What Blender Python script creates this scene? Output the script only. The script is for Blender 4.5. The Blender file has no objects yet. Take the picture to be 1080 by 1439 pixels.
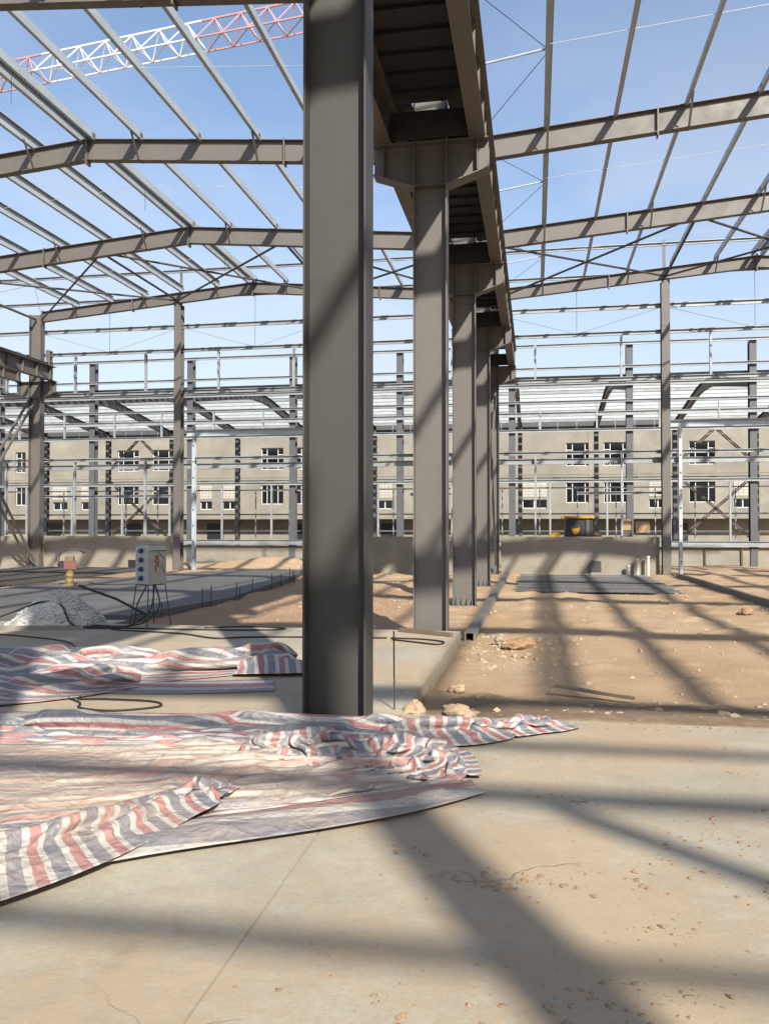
import bpy, math, random
import numpy as np
from mathutils import Vector, Matrix, noise as mnoise

random.seed(7); rng = np.random.default_rng(7)
scene = bpy.context.scene
COL = scene.collection
R = math.radians

# ------------------------------------------------------------------ camera
YAW, PITCH = 10.159, 0.928
cam_d = bpy.data.cameras.new("camera"); cam = bpy.data.objects.new("camera", cam_d); COL.objects.link(cam)
cam.location = (0, 0, 1.548); cam.rotation_euler = (R(90 + PITCH), 0, R(YAW))
cam_d.sensor_fit = 'HORIZONTAL'; cam_d.sensor_width = 36.0; cam_d.lens = 36.0 * 1182 / 1080
cam_d.clip_start = 0.05; cam_d.clip_end = 3000
scene.camera = cam
scene.view_settings.view_transform = 'Standard'; scene.view_settings.look = 'None'
scene.view_settings.gamma = 1; scene.view_settings.exposure = 1.08
scene.view_settings.use_curve_mapping = False
scene.cycles.max_bounces = 6; scene.cycles.diffuse_bounces = 3; scene.cycles.glossy_bounces = 3
scene.cycles.transmission_bounces = 4; scene.cycles.use_denoising = True

# ------------------------------------------------------------------ light
LD = Vector((-0.655, 1.27, -1.0)).normalized()            # direction the sunlight travels
sun_d = bpy.data.lights.new("sun", 'SUN'); sun = bpy.data.objects.new("sun", sun_d); COL.objects.link(sun)
sun_d.energy = 4.25; sun_d.angle = R(0.85); sun_d.color = (1.0, 0.93, 0.82)
sun.rotation_euler = LD.to_track_quat('-Z', 'Y').to_euler(); sun.location = (20, -30, 30)
elev = math.asin(-LD.z); azim = math.atan2(-LD.x, -LD.y)   # azimuth of the sun from +Y, clockwise
world = bpy.data.worlds.new("World"); scene.world = world; world.use_nodes = True
wn = world.node_tree.nodes; wl = world.node_tree.links
for n in list(wn): wn.remove(n)
wo = wn.new("ShaderNodeOutputWorld"); bg = wn.new("ShaderNodeBackground"); sky = wn.new("ShaderNodeTexSky")
sky.sky_type = 'NISHITA'; sky.sun_disc = False; sky.sun_elevation = elev; sky.sun_rotation = azim
sky.air_density = 1.0; sky.dust_density = 1.6; sky.ozone_density = 1.6; sky.altitude = 100
tc = wn.new("ShaderNodeTexCoord"); mp = wn.new("ShaderNodeMapping"); mp.inputs['Scale'].default_value = (1.0, 1.0, 2.6); mp.inputs['Location'].default_value = (0.35, 0.5, 0.2)
nz = wn.new("ShaderNodeTexNoise"); nz.inputs['Scale'].default_value = 1.9; nz.inputs['Detail'].default_value = 7; nz.inputs['Roughness'].default_value = 0.56
rp = wn.new("ShaderNodeValToRGB"); rp.color_ramp.elements[0].position = 0.33; rp.color_ramp.elements[1].position = 0.54
rp.color_ramp.elements[1].color = (1, 1, 1, 1)
sx = wn.new("ShaderNodeSeparateXYZ")
hz = wn.new("ShaderNodeMapRange"); hz.inputs['From Min'].default_value = 0.0; hz.inputs['From Max'].default_value = 0.52
hz.inputs['To Min'].default_value = 1.0; hz.inputs['To Max'].default_value = 0.14
mu = wn.new("ShaderNodeMath"); mu.operation = 'MULTIPLY'
mx = wn.new("ShaderNodeMix"); mx.data_type = 'RGBA'
mx.inputs['B'].default_value = (3.75, 3.95, 4.45, 1)
wl.new(tc.outputs['Generated'], mp.inputs['Vector']); wl.new(mp.outputs[0], nz.inputs['Vector']); wl.new(nz.outputs['Fac'], rp.inputs['Fac'])
wl.new(tc.outputs['Generated'], sx.inputs[0]); wl.new(sx.outputs['Z'], hz.inputs['Value'])
wl.new(rp.outputs[0], mu.inputs[0]); wl.new(hz.outputs[0], mu.inputs[1])
h2z = wn.new("ShaderNodeMapRange"); h2z.inputs['From Min'].default_value = 0.0; h2z.inputs['From Max'].default_value = 0.40
h2z.inputs['To Min'].default_value = 0.95; h2z.inputs['To Max'].default_value = 0.05
ma = wn.new("ShaderNodeMath"); ma.operation = 'MAXIMUM'
wl.new(sx.outputs['Z'], h2z.inputs['Value']); wl.new(mu.outputs[0], ma.inputs[0]); wl.new(h2z.outputs[0], ma.inputs[1])
wl.new(ma.outputs[0], mx.inputs['Factor']); wl.new(sky.outputs[0], mx.inputs['A']); wl.new(mx.outputs['Result'], bg.inputs['Color'])
bg.inputs['Strength'].default_value = 0.100
wl.new(bg.outputs[0], wo.inputs['Surface'])

# ------------------------------------------------------------------ materials
def lin(c):
    return tuple(((v / 255) / 12.92 if v / 255 <= 0.04045 else ((v / 255 + 0.055) / 1.055) ** 2.4) for v in c)
class NT:
    def __init__(s, name):
        s.m = bpy.data.materials.new(name); s.m.use_nodes = True; s.t = s.m.node_tree
        s.b = s.t.nodes["Principled BSDF"]; s.out = s.t.nodes["Material Output"]
        s.tc = s.t.nodes.new("ShaderNodeTexCoord"); s.k = 0.64
    def n(s, t, **kw):
        x = s.t.nodes.new(t)
        for k, v in kw.items():
            if k in x.inputs: x.inputs[k].default_value = v
            else: setattr(x, k, v)
        return x
    def l(s, a, b): s.t.links.new(a, b)
    def noise(s, scale, detail=4, rough=0.6, stretch=None, coord='Object', dist=0.0):
        x = s.n("ShaderNodeTexNoise", Scale=scale, Detail=detail, Roughness=rough, Distortion=dist)
        if stretch:
            m = s.n("ShaderNodeMapping"); m.inputs['Scale'].default_value = stretch
            s.l(s.tc.outputs[coord], m.inputs['Vector']); s.l(m.outputs[0], x.inputs['Vector'])
        else: s.l(s.tc.outputs[coord], x.inputs['Vector'])
        return x.outputs['Fac']
    def ramp(s, fac, stops):
        x = s.n("ShaderNodeValToRGB"); cr = x.color_ramp
        while len(cr.elements) < len(stops): cr.elements.new(0.5)
        for e, (p, c) in zip(cr.elements, stops):
            e.position = p; e.color = (*(c if len(c) == 3 else c[:3]), 1)
        s.l(fac, x.inputs['Fac']); return x.outputs['Color']
    def mix(s, fac, a, b, mode='MIX'):
        x = s.n("ShaderNodeMix", data_type='RGBA', blend_type=mode)
        for v, k in ((fac, 'Factor'), (a, 'A'), (b, 'B')):
            if hasattr(v, 'is_linked'): s.l(v, x.inputs[k])
            elif k == 'Factor': x.inputs[k].default_value = v
            else: x.inputs[k].default_value = (*v, 1) if len(v) == 3 else v
        return x.outputs['Result']
    def math(s, op, a, b=0.0, clamp=False):
        x = s.n("ShaderNodeMath", operation=op, use_clamp=clamp)
        for i, v in enumerate((a, b)):
            if hasattr(v, 'is_linked'): s.l(v, x.inputs[i])
            else: x.inputs[i].default_value = v
        return x.outputs[0]
    def bump(s, h, strength=0.3, dist=0.01):
        x = s.n("ShaderNodeBump", Strength=strength, Distance=dist); s.l(h, x.inputs['Height']); s.l(x.outputs[0], s.b.inputs['Normal'])
    def set(s, col=None, rough=None, metal=None, spec=None):
        if col is not None and s.k != 1.0:
            col = s.mix(1.0, col, (s.k,) * 3, 'MULTIPLY')
        for v, k in ((col, 'Base Color'), (rough, 'Roughness'), (metal, 'Metallic'), (spec, 'Specular IOR Level')):
            if v is None: continue
            if hasattr(v, 'is_linked'): s.l(v, s.b.inputs[k])
            else: s.b.inputs[k].default_value = (*v, 1) if isinstance(v, tuple) else v
        return s.m
W3 = (0, 0.5, 1)
def paint(name, c, var=0.12, rough=0.5, scale=1.4, metal=0.0, dust=None, k=0.64, scuff=False):
    t = NT(name); t.k = k; a = tuple(x * (1 - var) for x in c); b = tuple(min(1, x * (1 + var)) for x in c)
    col = t.ramp(t.noise(scale, 6, 0.65), [(0.3, a), (0.7, b)])
    fine = t.noise(scale * 14, 3, 0.7, stretch=(1, 1, 0.25))
    col = t.mix(0.35, col, t.ramp(fine, [(0.35, a), (0.65, b)]))
    if dust:
        d = t.ramp(t.noise(scale * 2.2, 8, 0.7), [(0.55, (0, 0, 0)), (0.78, (0.6, 0.6, 0.6))]); col = t.mix(d, col, dust)
    if scuff:
        sc = t.ramp(t.noise(3.3, 9, 0.75, stretch=(1, 1, 0.5)), [(0.66, (0,) * 3), (0.70, (0.5,) * 3)]); col = t.mix(sc, col, tuple(min(1, x * 1.35) for x in c))
        dr = t.ramp(t.noise(9, 6, 0.7, stretch=(1, 1, 0.06)), [(0.60, (0,) * 3), (0.75, (0.35,) * 3)]); col = t.mix(dr, col, tuple(x * 0.62 for x in c))
    rr = t.ramp(t.noise(scale * 3, 4), [(0.3, (rough - .1,) * 3), (0.7, (rough + .12,) * 3)])
    t.bump(t.noise(160, 2), 0.06, 0.002)
    return t.set(col, rr, metal)
def flat(name, c, rough=0.6, metal=0.0):
    return paint(name, c, 0.08, rough, 6, metal)
M = {}
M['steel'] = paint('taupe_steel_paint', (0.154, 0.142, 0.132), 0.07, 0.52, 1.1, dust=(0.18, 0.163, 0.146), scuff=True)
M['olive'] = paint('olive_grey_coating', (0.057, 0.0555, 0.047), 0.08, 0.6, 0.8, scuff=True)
M['plate'] = paint('deck_plate_paint', (0.03, 0.031, 0.034), 0.2, 0.6, 1.5)
M['dark'] = paint('dark_grey_steel_paint', (0.105, 0.11, 0.125), 0.15, 0.5, 1.0)
M['brown'] = paint('brown_brace_paint', (0.11, 0.085, 0.07), 0.2, 0.6, 2)
t = NT('galvanised_zinc'); t.k = 0.9
g = t.ramp(t.noise(3.0, 5, 0.7, stretch=(1, 0.3, 1)), [(0.3, (0.34, 0.39, 0.43)), (0.7, (0.46, 0.51, 0.55))])
M['zinc'] = t.set(g, t.ramp(t.noise(5), [(0.3, (0.38,) * 3), (0.7, (0.55,) * 3)]), 0.15)
t = NT('dull_galvanised_zinc'); t.k = 0.9
M['zinc_dull'] = t.set(t.ramp(t.noise(2.2, 6, 0.7, stretch=(0.5, 1, 1)), [(0.3, (0.20, 0.222, 0.24)), (0.7, (0.34, 0.365, 0.385))]), t.ramp(t.noise(5), [(0.3, (0.4,) * 3), (0.7, (0.6,) * 3)]), 0.25)
M['rod'] = flat('rod_steel', (0.07, 0.068, 0.066), 0.6, 0.2)
M['white'] = paint('white_frame_paint', (0.72, 0.72, 0.70), 0.06, 0.45, k=0.85)
M['glass'] = NT('dark_window_glass').set((0.008, 0.009, 0.011), 0.08, 0.0, 0.5)
M['dark_room'] = flat('dark_room_shade', (0.05, 0.046, 0.04), 0.9)  # near-black colour stands in for the unlit rooms behind the windows
M['rubber'] = flat('black_rubber', (0.018, 0.018, 0.018), 0.6)
M['black'] = flat('black_paint', (0.02, 0.02, 0.023), 0.45)
M['yellow'] = paint('yellow_machine_paint', (0.62, 0.33, 0.03), 0.12, 0.4, 3, dust=(0.35, 0.26, 0.16))
M['red'] = paint('red_paint', (0.42, 0.05, 0.035), 0.15, 0.5, 3)
M['crane_red'] = paint('crane_red_paint', (0.55, 0.31, 0.30), 0.12, 0.5, 1, k=0.8)
M['crane_white'] = paint('crane_white_paint', (0.78, 0.78, 0.78), 0.05, 0.5, 1, k=0.85)
M['blue'] = flat('blue_plastic', (0.02, 0.075, 0.28), 0.4)
M['box_paint'] = paint('pale_enclosure_paint', (0.50, 0.53, 0.50), 0.05, 0.45, 3)
M['box_front'] = paint('grey_enclosure_paint', (0.40, 0.39, 0.35), 0.05, 0.5, 3)
M['bellows'] = paint('ochre_rubber', (0.26, 0.185, 0.065), 0.25, 0.6, 6)
M['rust'] = paint('dull_red_casing', (0.20, 0.075, 0.045), 0.3, 0.6, 6)
M['wood'] = paint('weathered_wood', (0.20, 0.15, 0.10), 0.3, 0.8, 4)
M['green'] = flat('green_plastic', (0.02, 0.17, 0.10), 0.45)
M['cardboard'] = paint('tan_cardboard', (0.42, 0.30, 0.17), 0.15, 0.8, 3)
M['membrane'] = paint('dark_membrane', (0.085, 0.085, 0.088), 0.3, 0.7, 3)
M['bar'] = paint('mill_scale_bar', (0.12, 0.12, 0.12), 0.3, 0.5, 5)
M['pvc'] = flat('white_pvc', (0.66, 0.64, 0.58), 0.5)

def concrete(name, a, b, stain, joint_scale=0.6, dirt=None, bumpd=0.006, rough=0.85, dirt_pos=(0.50, 0.62), cracks=False):
    t = NT(name)
    col = t.ramp(t.noise(joint_scale, 8, 0.62), [(0.32, a), (0.68, b)])
    col = t.mix(t.ramp(t.noise(joint_scale * 2.7, 6, 0.7, dist=0.6), [(0.45, (0, 0, 0)), (0.75, (0.55,) * 3)]), col, stain)
    fine = t.noise(38, 6, 0.75); grit = t.noise(190, 4, 0.8)
    col = t.mix(0.5, col, t.ramp(fine, [(0.25, (0.36,) * 3), (0.75, (0.64,) * 3)]), 'OVERLAY')
    col = t.mix(0.5, col, t.ramp(grit, [(0.3, (0.33,) * 3), (0.7, (0.67,) * 3)]), 'OVERLAY')
    h = t.noise(24, 8, 0.7)
    if dirt:
        big = t.noise(0.45, 3, 0.55)
        sm = t.noise(7.5, 10, 0.8)
        d = t.math('ADD', t.math('MULTIPLY', big, 0.62), t.math('MULTIPLY', sm, 0.38))
        d = t.ramp(d, [(dirt_pos[0], (0, 0, 0)), ((dirt_pos[0] + dirt_pos[1]) / 2, (0.3,) * 3), (dirt_pos[1], (0.85,) * 3)])
        col = t.mix(d, col, dirt)
        sp = t.ramp(t.noise(17, 5, 0.6), [(0.66, (0, 0, 0)), (0.74, (0.75,) * 3)])
        col = t.mix(t.math('MULTIPLY', sp, t.math('ADD', d, 0.12)), col, tuple(x * 0.55 for x in dirt))
        h = t.math('ADD', h, t.math('MULTIPLY', d, 1.2))
    if cracks:
        vo = t.n("ShaderNodeTexVoronoi", Scale=0.42, feature='DISTANCE_TO_EDGE'); wp = t.n("ShaderNodeTexNoise", Scale=1.6, Detail=6.0); t.l(t.tc.outputs['Object'], wp.inputs['Vector'])
        va = t.n("ShaderNodeVectorMath", operation='MULTIPLY_ADD'); t.l(wp.outputs['Color'], va.inputs[0]); va.inputs[1].default_value = (.9, .9, .9); t.l(t.tc.outputs['Object'], va.inputs[2]); t.l(va.outputs[0], vo.inputs['Vector'])
        ck = t.math('MULTIPLY', t.ramp(vo.outputs['Distance'], [(0.0, (1,) * 3), (0.0035, (0,) * 3)]), t.ramp(t.noise(0.5, 3), [(0.5, (0,) * 3), (0.58, (1,) * 3)]))
        col = t.mix(t.math('MULTIPLY', ck, 0.65), col, (0.12, 0.10, 0.08))
        tr = t.noise(1.5, 9, 0.7, stretch=(0.8, 1.3, 1), dist=0.8)
        col = t.mix(0.5, col, t.ramp(tr, [(0.3, (0.40,) * 3), (0.7, (0.60,) * 3)]), 'OVERLAY')
        dk = t.ramp(t.noise(1.15, 9, 0.72, dist=0.5), [(0.60, (0,) * 3), (0.70, (0.5,) * 3)])
        col = t.mix(dk, col, (0.33, 0.25, 0.17))
        h = t.math('SUBTRACT', h, t.math('MULTIPLY', ck, 3.0))
    t.bump(h, 0.35, bumpd)
    return t.set(col, rough)
M['slab'] = concrete('bare_slab_concrete', (0.42, 0.385, 0.30), (0.57, 0.525, 0.42), (0.34, 0.30, 0.225), 0.7, dirt=(0.52, 0.40, 0.265), dirt_pos=(0.43, 0.53), cracks=True)
M['wet'] = concrete('fresh_wet_concrete', (0.125, 0.122, 0.118), (0.165, 0.16, 0.153), (0.10, 0.098, 0.094), 0.5, rough=0.7)
M['plaster'] = concrete('cement_rendered_wall', (0.28, 0.255, 0.205), (0.385, 0.35, 0.285), (0.22, 0.195, 0.155), 0.6)
M['facade'] = concrete('raw_cement_facade', (0.265, 0.252, 0.212), (0.375, 0.357, 0.302), (0.215, 0.203, 0.17), 0.34)
M['blockwork'] = concrete('pale_blockwork', (0.52, 0.50, 0.45), (0.62, 0.60, 0.55), (0.45, 0.42, 0.36), 1.5)
M['kerb'] = concrete('kerb_concrete', (0.27, 0.25, 0.21), (0.36, 0.33, 0.28), (0.22, 0.2, 0.17), 1.2)
t = NT('sandy_clay_soil')
col = t.ramp(t.noise(0.35, 8, 0.62), [(0.28, (0.49, 0.335, 0.195)), (0.5, (0.57, 0.41, 0.255)), (0.72, (0.63, 0.485, 0.325))])
col = t.mix(t.ramp(t.noise(1.3, 9, 0.7), [(0.5, (0, 0, 0)), (0.72, (0.6,) * 3)]), col, (0.45, 0.29, 0.17))
col = t.mix(0.75, col, t.ramp(t.noise(42, 10, 0.82), [(0.28, (0.25,) * 3), (0.72, (0.72,) * 3)]), 'OVERLAY')
att = t.n("ShaderNodeVertexColor", layer_name='damp'); sep = t.n("ShaderNodeSeparateColor"); t.l(att.outputs['Color'], sep.inputs[0])
damp = t.math('MULTIPLY', sep.outputs[0], t.ramp(t.noise(3.0, 7, 0.7), [(0.28, (0.35,) * 3), (0.55, (1,) * 3)]))
col = t.mix(t.math('MULTIPLY', damp, 0.8), col, (0.22, 0.165, 0.115))
col = t.mix(t.math('MULTIPLY', sep.outputs[1], 0.55), col, (0.44, 0.27, 0.18))
t.bump(t.math('ADD', t.noise(14, 9, 0.75), t.math('MULTIPLY', t.noise(70, 4, 0.7), 0.5)), 0.7, 0.03)
M['soil'] = t.set(col, 0.95, None, 0.2)
def stone(name, a, b):
    t = NT(name); col = t.ramp(t.noise(5, 8, 0.7), [(0.3, a), (0.7, b)])
    oi = t.n("ShaderNodeObjectInfo"); t.bump(t.noise(26, 8, 0.75), 0.6, 0.012); return t.set(col, 0.9)
M['stone'] = stone('tan_stone', (0.42, 0.30, 0.19), (0.58, 0.44, 0.30))
M['stone_pale'] = stone('pale_stone', (0.42, 0.36, 0.27), (0.56, 0.49, 0.38))
M['stone_brown'] = stone('orange_brown_stone', (0.33, 0.20, 0.10), (0.45, 0.29, 0.16))
M['gravel'] = stone('crushed_grey_gravel', (0.55, 0.54, 0.50), (0.85, 0.84, 0.80))
M['clod'] = stone('clay_clod', (0.30, 0.205, 0.125), (0.48, 0.34, 0.22))
def tarp_mat(name, dirt_amt, seed):
    """woven striped sheet: uv.x counts stripe periods, uv.y runs along the stripes"""
    t = NT(name)
    uv = t.n("ShaderNodeUVMap", uv_map='cloth'); s = t.n("ShaderNodeSeparateXYZ"); t.l(uv.outputs[0], s.inputs[0])
    fr = t.math('FRACT', s.outputs[0])
    x = t.n("ShaderNodeValToRGB"); cr = x.color_ramp; cr.interpolation = 'CONSTANT'
    red = (0.44, 0.20, 0.205); wh = (0.585, 0.565, 0.53); blu = (0.225, 0.235, 0.275)
    stops = [(0, wh), (0.19, red), (0.47, wh), (0.64, blu)]
    while len(cr.elements) < len(stops): cr.elements.new(0.5)
    for e, (p, c) in zip(cr.elements, stops): e.position = p; e.color = (*c, 1)
    t.l(fr, x.inputs['Fac']); col = x.outputs['Color']
    col = t.mix(0.3, col, t.ramp(t.noise(55, 5, 0.7), [(0.3, (0.35,) * 3), (0.7, (0.65,) * 3)]), 'OVERLAY')
    n1 = t.noise(2.1, 8, 0.65, dist=0.4); n2 = t.noise(11, 6, 0.7)
    d = t.math('ADD', t.math('MULTIPLY', n1, 0.7), t.math('MULTIPLY', n2, 0.3))
    att = t.n("ShaderNodeVertexColor", layer_name='dust'); sp = t.n("ShaderNodeSeparateColor"); t.l(att.outputs['Color'], sp.inputs[0])
    d = t.math('ADD', d, t.math('MULTIPLY', sp.outputs[0], dirt_amt))
    d = t.ramp(d, [(0.46, (0, 0, 0)), (0.86, (0.64,) * 3)])
    col = t.mix(d, col, (0.58, 0.46, 0.33))
    vo = t.n("ShaderNodeTexVoronoi", Scale=9.0, Randomness=1.0); vo2 = t.n("ShaderNodeTexVoronoi", Scale=21.0, Randomness=1.0)
    wp = t.n("ShaderNodeTexNoise", Scale=5.0, Detail=2.0); t.l(t.tc.outputs['Object'], wp.inputs['Vector'])
    va = t.n("ShaderNodeVectorMath", operation='MULTIPLY_ADD'); t.l(wp.outputs['Color'], va.inputs[0]); va.inputs[1].default_value = (.25, .25, .25); t.l(t.tc.outputs['Object'], va.inputs[2])
    t.l(va.outputs[0], vo.inputs['Vector']); t.l(va.outputs[0], vo2.inputs['Vector'])
    t.bump(t.math('ADD', t.math('ADD', t.math('MULTIPLY', t.noise(60, 4, 0.7), 0.15), vo.outputs['Distance']), t.math('MULTIPLY', vo2.outputs['Distance'], 0.45)), 0.55, 0.03)
    return t.set(col, t.ramp(n2, [(0.3, (0.42,) * 3), (0.7, (0.62,) * 3)]))
M['tarp'] = tarp_mat('striped_woven_plastic', 0.42, 1)

# ------------------------------------------------------------------ mesh helpers
class MB:
    def __init__(s): s.v = []; s.f = []
    def add(s, vs, fs):
        o = len(s.v); s.v += [tuple(p) for p in vs]; s.f += [tuple(i + o for i in q) for q in fs]; return s
    def box(s, c, d, rz=0.0, mat=None):
        x, y, z = (k / 2 for k in d); vs = [(-x, -y, -z), (x, -y, -z), (x, y, -z), (-x, y, -z), (-x, -y, z), (x, -y, z), (x, y, z), (-x, y, z)]
        m = mat or Matrix.Rotation(rz, 3, 'Z')
        vs = [m @ Vector(p) + Vector(c) for p in vs]
        return s.add(vs, [(0, 3, 2, 1), (4, 5, 6, 7), (0, 1, 5, 4), (1, 2, 6, 5), (2, 3, 7, 6), (3, 0, 4, 7)])
    def b2(s, lo, hi): return s.box([(a + b) / 2 for a, b in zip(lo, hi)], [b - a for a, b in zip(lo, hi)])
    def ext(s, prof, p0, p1, a, b):
        """extrude the 2-D profile (list of (i,j)) from p0 to p1; i along a, j along b"""
        p0, p1, a, b = Vector(p0), Vector(p1), Vector(a).normalized(), Vector(b).normalized()
        if a.cross(b).dot(p1 - p0) < 0: prof = prof[::-1]
        n = len(prof); vs = [p0 + a * i + b * j for i, j in prof] + [p1 + a * i + b * j for i, j in prof]
        return s.add(vs, [tuple(range(n))[::-1], tuple(range(n, 2 * n))] + [(k, (k + 1) % n, n + (k + 1) % n, n + k) for k in range(n)])
    def bar(s, p0, p1, w, h, up=(0, 0, 1)):
        p0, p1 = Vector(p0), Vector(p1); d = (p1 - p0).normalized(); u = Vector(up)
        a = d.cross(u); a = a.normalized() if a.length > 1e-4 else Vector((1, 0, 0)); b = a.cross(d).normalized()
        return s.ext([(-w / 2, -h / 2), (w / 2, -h / 2), (w / 2, h / 2), (-w / 2, h / 2)], p0, p1, a, b)
    def tube(s, pts, r, n=6, caps=True):
        pts = [Vector(p) for p in pts]; o = len(s.v); rr = r if isinstance(r, (list, tuple)) else [r] * len(pts)
        u = None
        for i, p in enumerate(pts):
            d = (pts[min(i + 1, len(pts) - 1)] - pts[max(i - 1, 0)]).normalized()
            if u is None: u = d.orthogonal().normalized()
            u = (u - d * u.dot(d)).normalized(); w = d.cross(u)
            for k in range(n):
                t_ = 2 * math.pi * k / n; s.v.append(tuple(p + (u * math.cos(t_) + w * math.sin(t_)) * rr[i]))
        for i in range(len(pts) - 1):
            for k in range(n):
                a = o + i * n + k; b = o + i * n + (k + 1) % n; s.f.append((a, b, b + n, a + n))
        if caps: s.f.append(tuple(range(o, o + n))[::-1]); e = o + (len(pts) - 1) * n; s.f.append(tuple(range(e, e + n)))
        return s
    def cyl(s, p0, p1, r, n=14): return s.tube([p0, p1], r, n)
    def mesh(s, name, mat, smooth=False):
        m = bpy.data.meshes.new(name); m.from_pydata(s.v, [], s.f); m.validate(); m.materials.append(M[mat] if isinstance(mat, str) else mat)
        if smooth: m.polygons.foreach_set('use_smooth', [True] * len(m.polygons))
        m.update(); return m
    def build(s, name, mat, parent=None, smooth=False, loc=None):
        return link(name, s.mesh(name, mat, smooth), parent, loc)
def link(name, mesh, parent=None, loc=None, rot=None):
    o = bpy.data.objects.new(name, mesh); COL.objects.link(o)
    if parent is not None: o.parent = parent
    if loc is not None: o.location = loc
    if rot is not None: o.rotation_euler = rot
    return o
def tag(o, label, cat, group=None):
    o['label'] = label; o['category'] = cat
    if group: o['group'] = group
    return o
def thing(name, label, cat, loc=(0, 0, 0), rz=0, group=None):
    o = link(name, None, None, loc); o.rotation_euler = (0, 0, rz); return tag(o, label, cat, group)
def struct(o): o['kind'] = 'structure'; return o
def stuff(o): o['kind'] = 'stuff'; return o
def iprof(b, h, tf, tw, bt=None):
    bt = b if bt is None else bt; y = h / 2
    return [(-b / 2, -y), (b / 2, -y), (b / 2, -y + tf), (tw / 2, -y + tf), (tw / 2, y - tf), (bt / 2, y - tf), (bt / 2, y), (-bt / 2, y), (-bt / 2, y - tf), (-tw / 2, y - tf), (-tw / 2, -y + tf), (-b / 2, -y + tf)]
def zprof(h=0.24, b=0.08, l=0.025, t_=0.005):
    # closed Z section with lips (web along j)
    y = h / 2
    return [(0, -y), (b, -y), (b, -y + l), (b - t_, -y + l), (b - t_, -y + t_), (t_, -y + t_), (t_, y), (-b + t_, y), (-b + t_, y - l), (-b + 2 * t_, y - l), (-b + 2 * t_, y - t_), (0, y - t_)]
def cprof(h=0.20, b=0.07, l=0.02, t_=0.005):
    y = h / 2
    return [(0, -y), (b, -y), (b, -y + l), (b - t_, -y + l), (b - t_, -y + t_), (t_, -y + t_), (t_, y - t_), (b - t_, y - t_), (b - t_, y - l), (b, y - l), (b, y), (0, y)]
def smoothpath(pts, n=8):
    P = [Vector(p) for p in pts]; out = []
    for i in range(len(P) - 1):
        a, b, c, d = P[max(i - 1, 0)], P[i], P[i + 1], P[min(i + 2, len(P) - 1)]
        for k in range(n):
            t_ = k / n; out.append(0.5 * ((2 * b) + (c - a) * t_ + (2 * a - 5 * b + 4 * c - d) * t_ ** 2 + (3 * b - a - 3 * c + d) * t_ ** 3))
    return out + [P[-1]]
# value noise on arrays
_perm = rng.random((256, 256))
def vn(x, y):
    xi = np.floor(x).astype(int); yi = np.floor(y).astype(int); fx = x - xi; fy = y - yi
    fx = fx * fx * (3 - 2 * fx); fy = fy * fy * (3 - 2 * fy); g = lambda a, b: _perm[a & 255, b & 255]
    return (g(xi, yi) * (1 - fx) + g(xi + 1, yi) * fx) * (1 - fy) + (g(xi, yi + 1) * (1 - fx) + g(xi + 1, yi + 1) * fx) * fy
def fbm(x, y, o=5, r=0.5):
    s = 0; a = 1; tot = 0
    for k in range(o): s = s + a * vn(x * 2 ** k + 17.3 * k, y * 2 ** k + 9.1 * k); tot += a; a *= r
    return s / tot
def ridg(x, y, o=3, r=0.5):
    s = 0; a = 1; tot = 0
    for k in range(o): s = s + a * (1 - np.abs(2 * vn(x * 2 ** k + 31.7 * k, y * 2 ** k + 5.9 * k) - 1)); tot += a; a *= r
    return s / tot
def sstep(a, b, x): t_ = np.clip((x - a) / (b - a), 0, 1); return t_ * t_ * (3 - 2 * t_)
def grid_faces(nu, nv):
    i = np.arange(nu * nv).reshape(nv, nu); a = i[:-1, :-1].ravel(); b = i[:-1, 1:].ravel(); c = i[1:, 1:].ravel(); d = i[1:, :-1].ravel()
    return np.stack([a, b, c, d], 1)
def np_mesh(name, V, F, mat, smooth=True):
    m = bpy.data.meshes.new(name); m.from_pydata(V.tolist(), [], F.tolist()); m.materials.append(M[mat])
    if smooth: m.polygons.foreach_set('use_smooth', [True] * len(m.polygons))
    m.update(); return m
def vcol(m, name, rgb):
    a = m.color_attributes.new(name, 'FLOAT_COLOR', 'POINT'); arr = np.ones((len(m.vertices), 4), np.float32); arr[:, :3] = rgb; a.data.foreach_set('color', arr.ravel())

# ================================================================== setting
Y1 = 6.458; FR = [Y1 + 6 * n for n in range(-2, 5)]          # portal frame lines; the camera stands between the 2nd and 3rd
ROW = -1.526; LROW = ROW - 18; RROW = ROW + 18
GY = FR[-1]                                                    # far gable
SLAB_X = -1.08; EDGE_R = 6.85; EDGE_L = 12.35                 # slab outline
PAD = [(-7.0, 13.7), (-6.55, 17.5), (-7.2, 24.0), (-8.1, 29.2), (-11.2, 27.6), (-12.0, 24.5), (-13.2, 20.0), (-13.0, 17.3), (-12.6, 13.7)]

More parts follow.
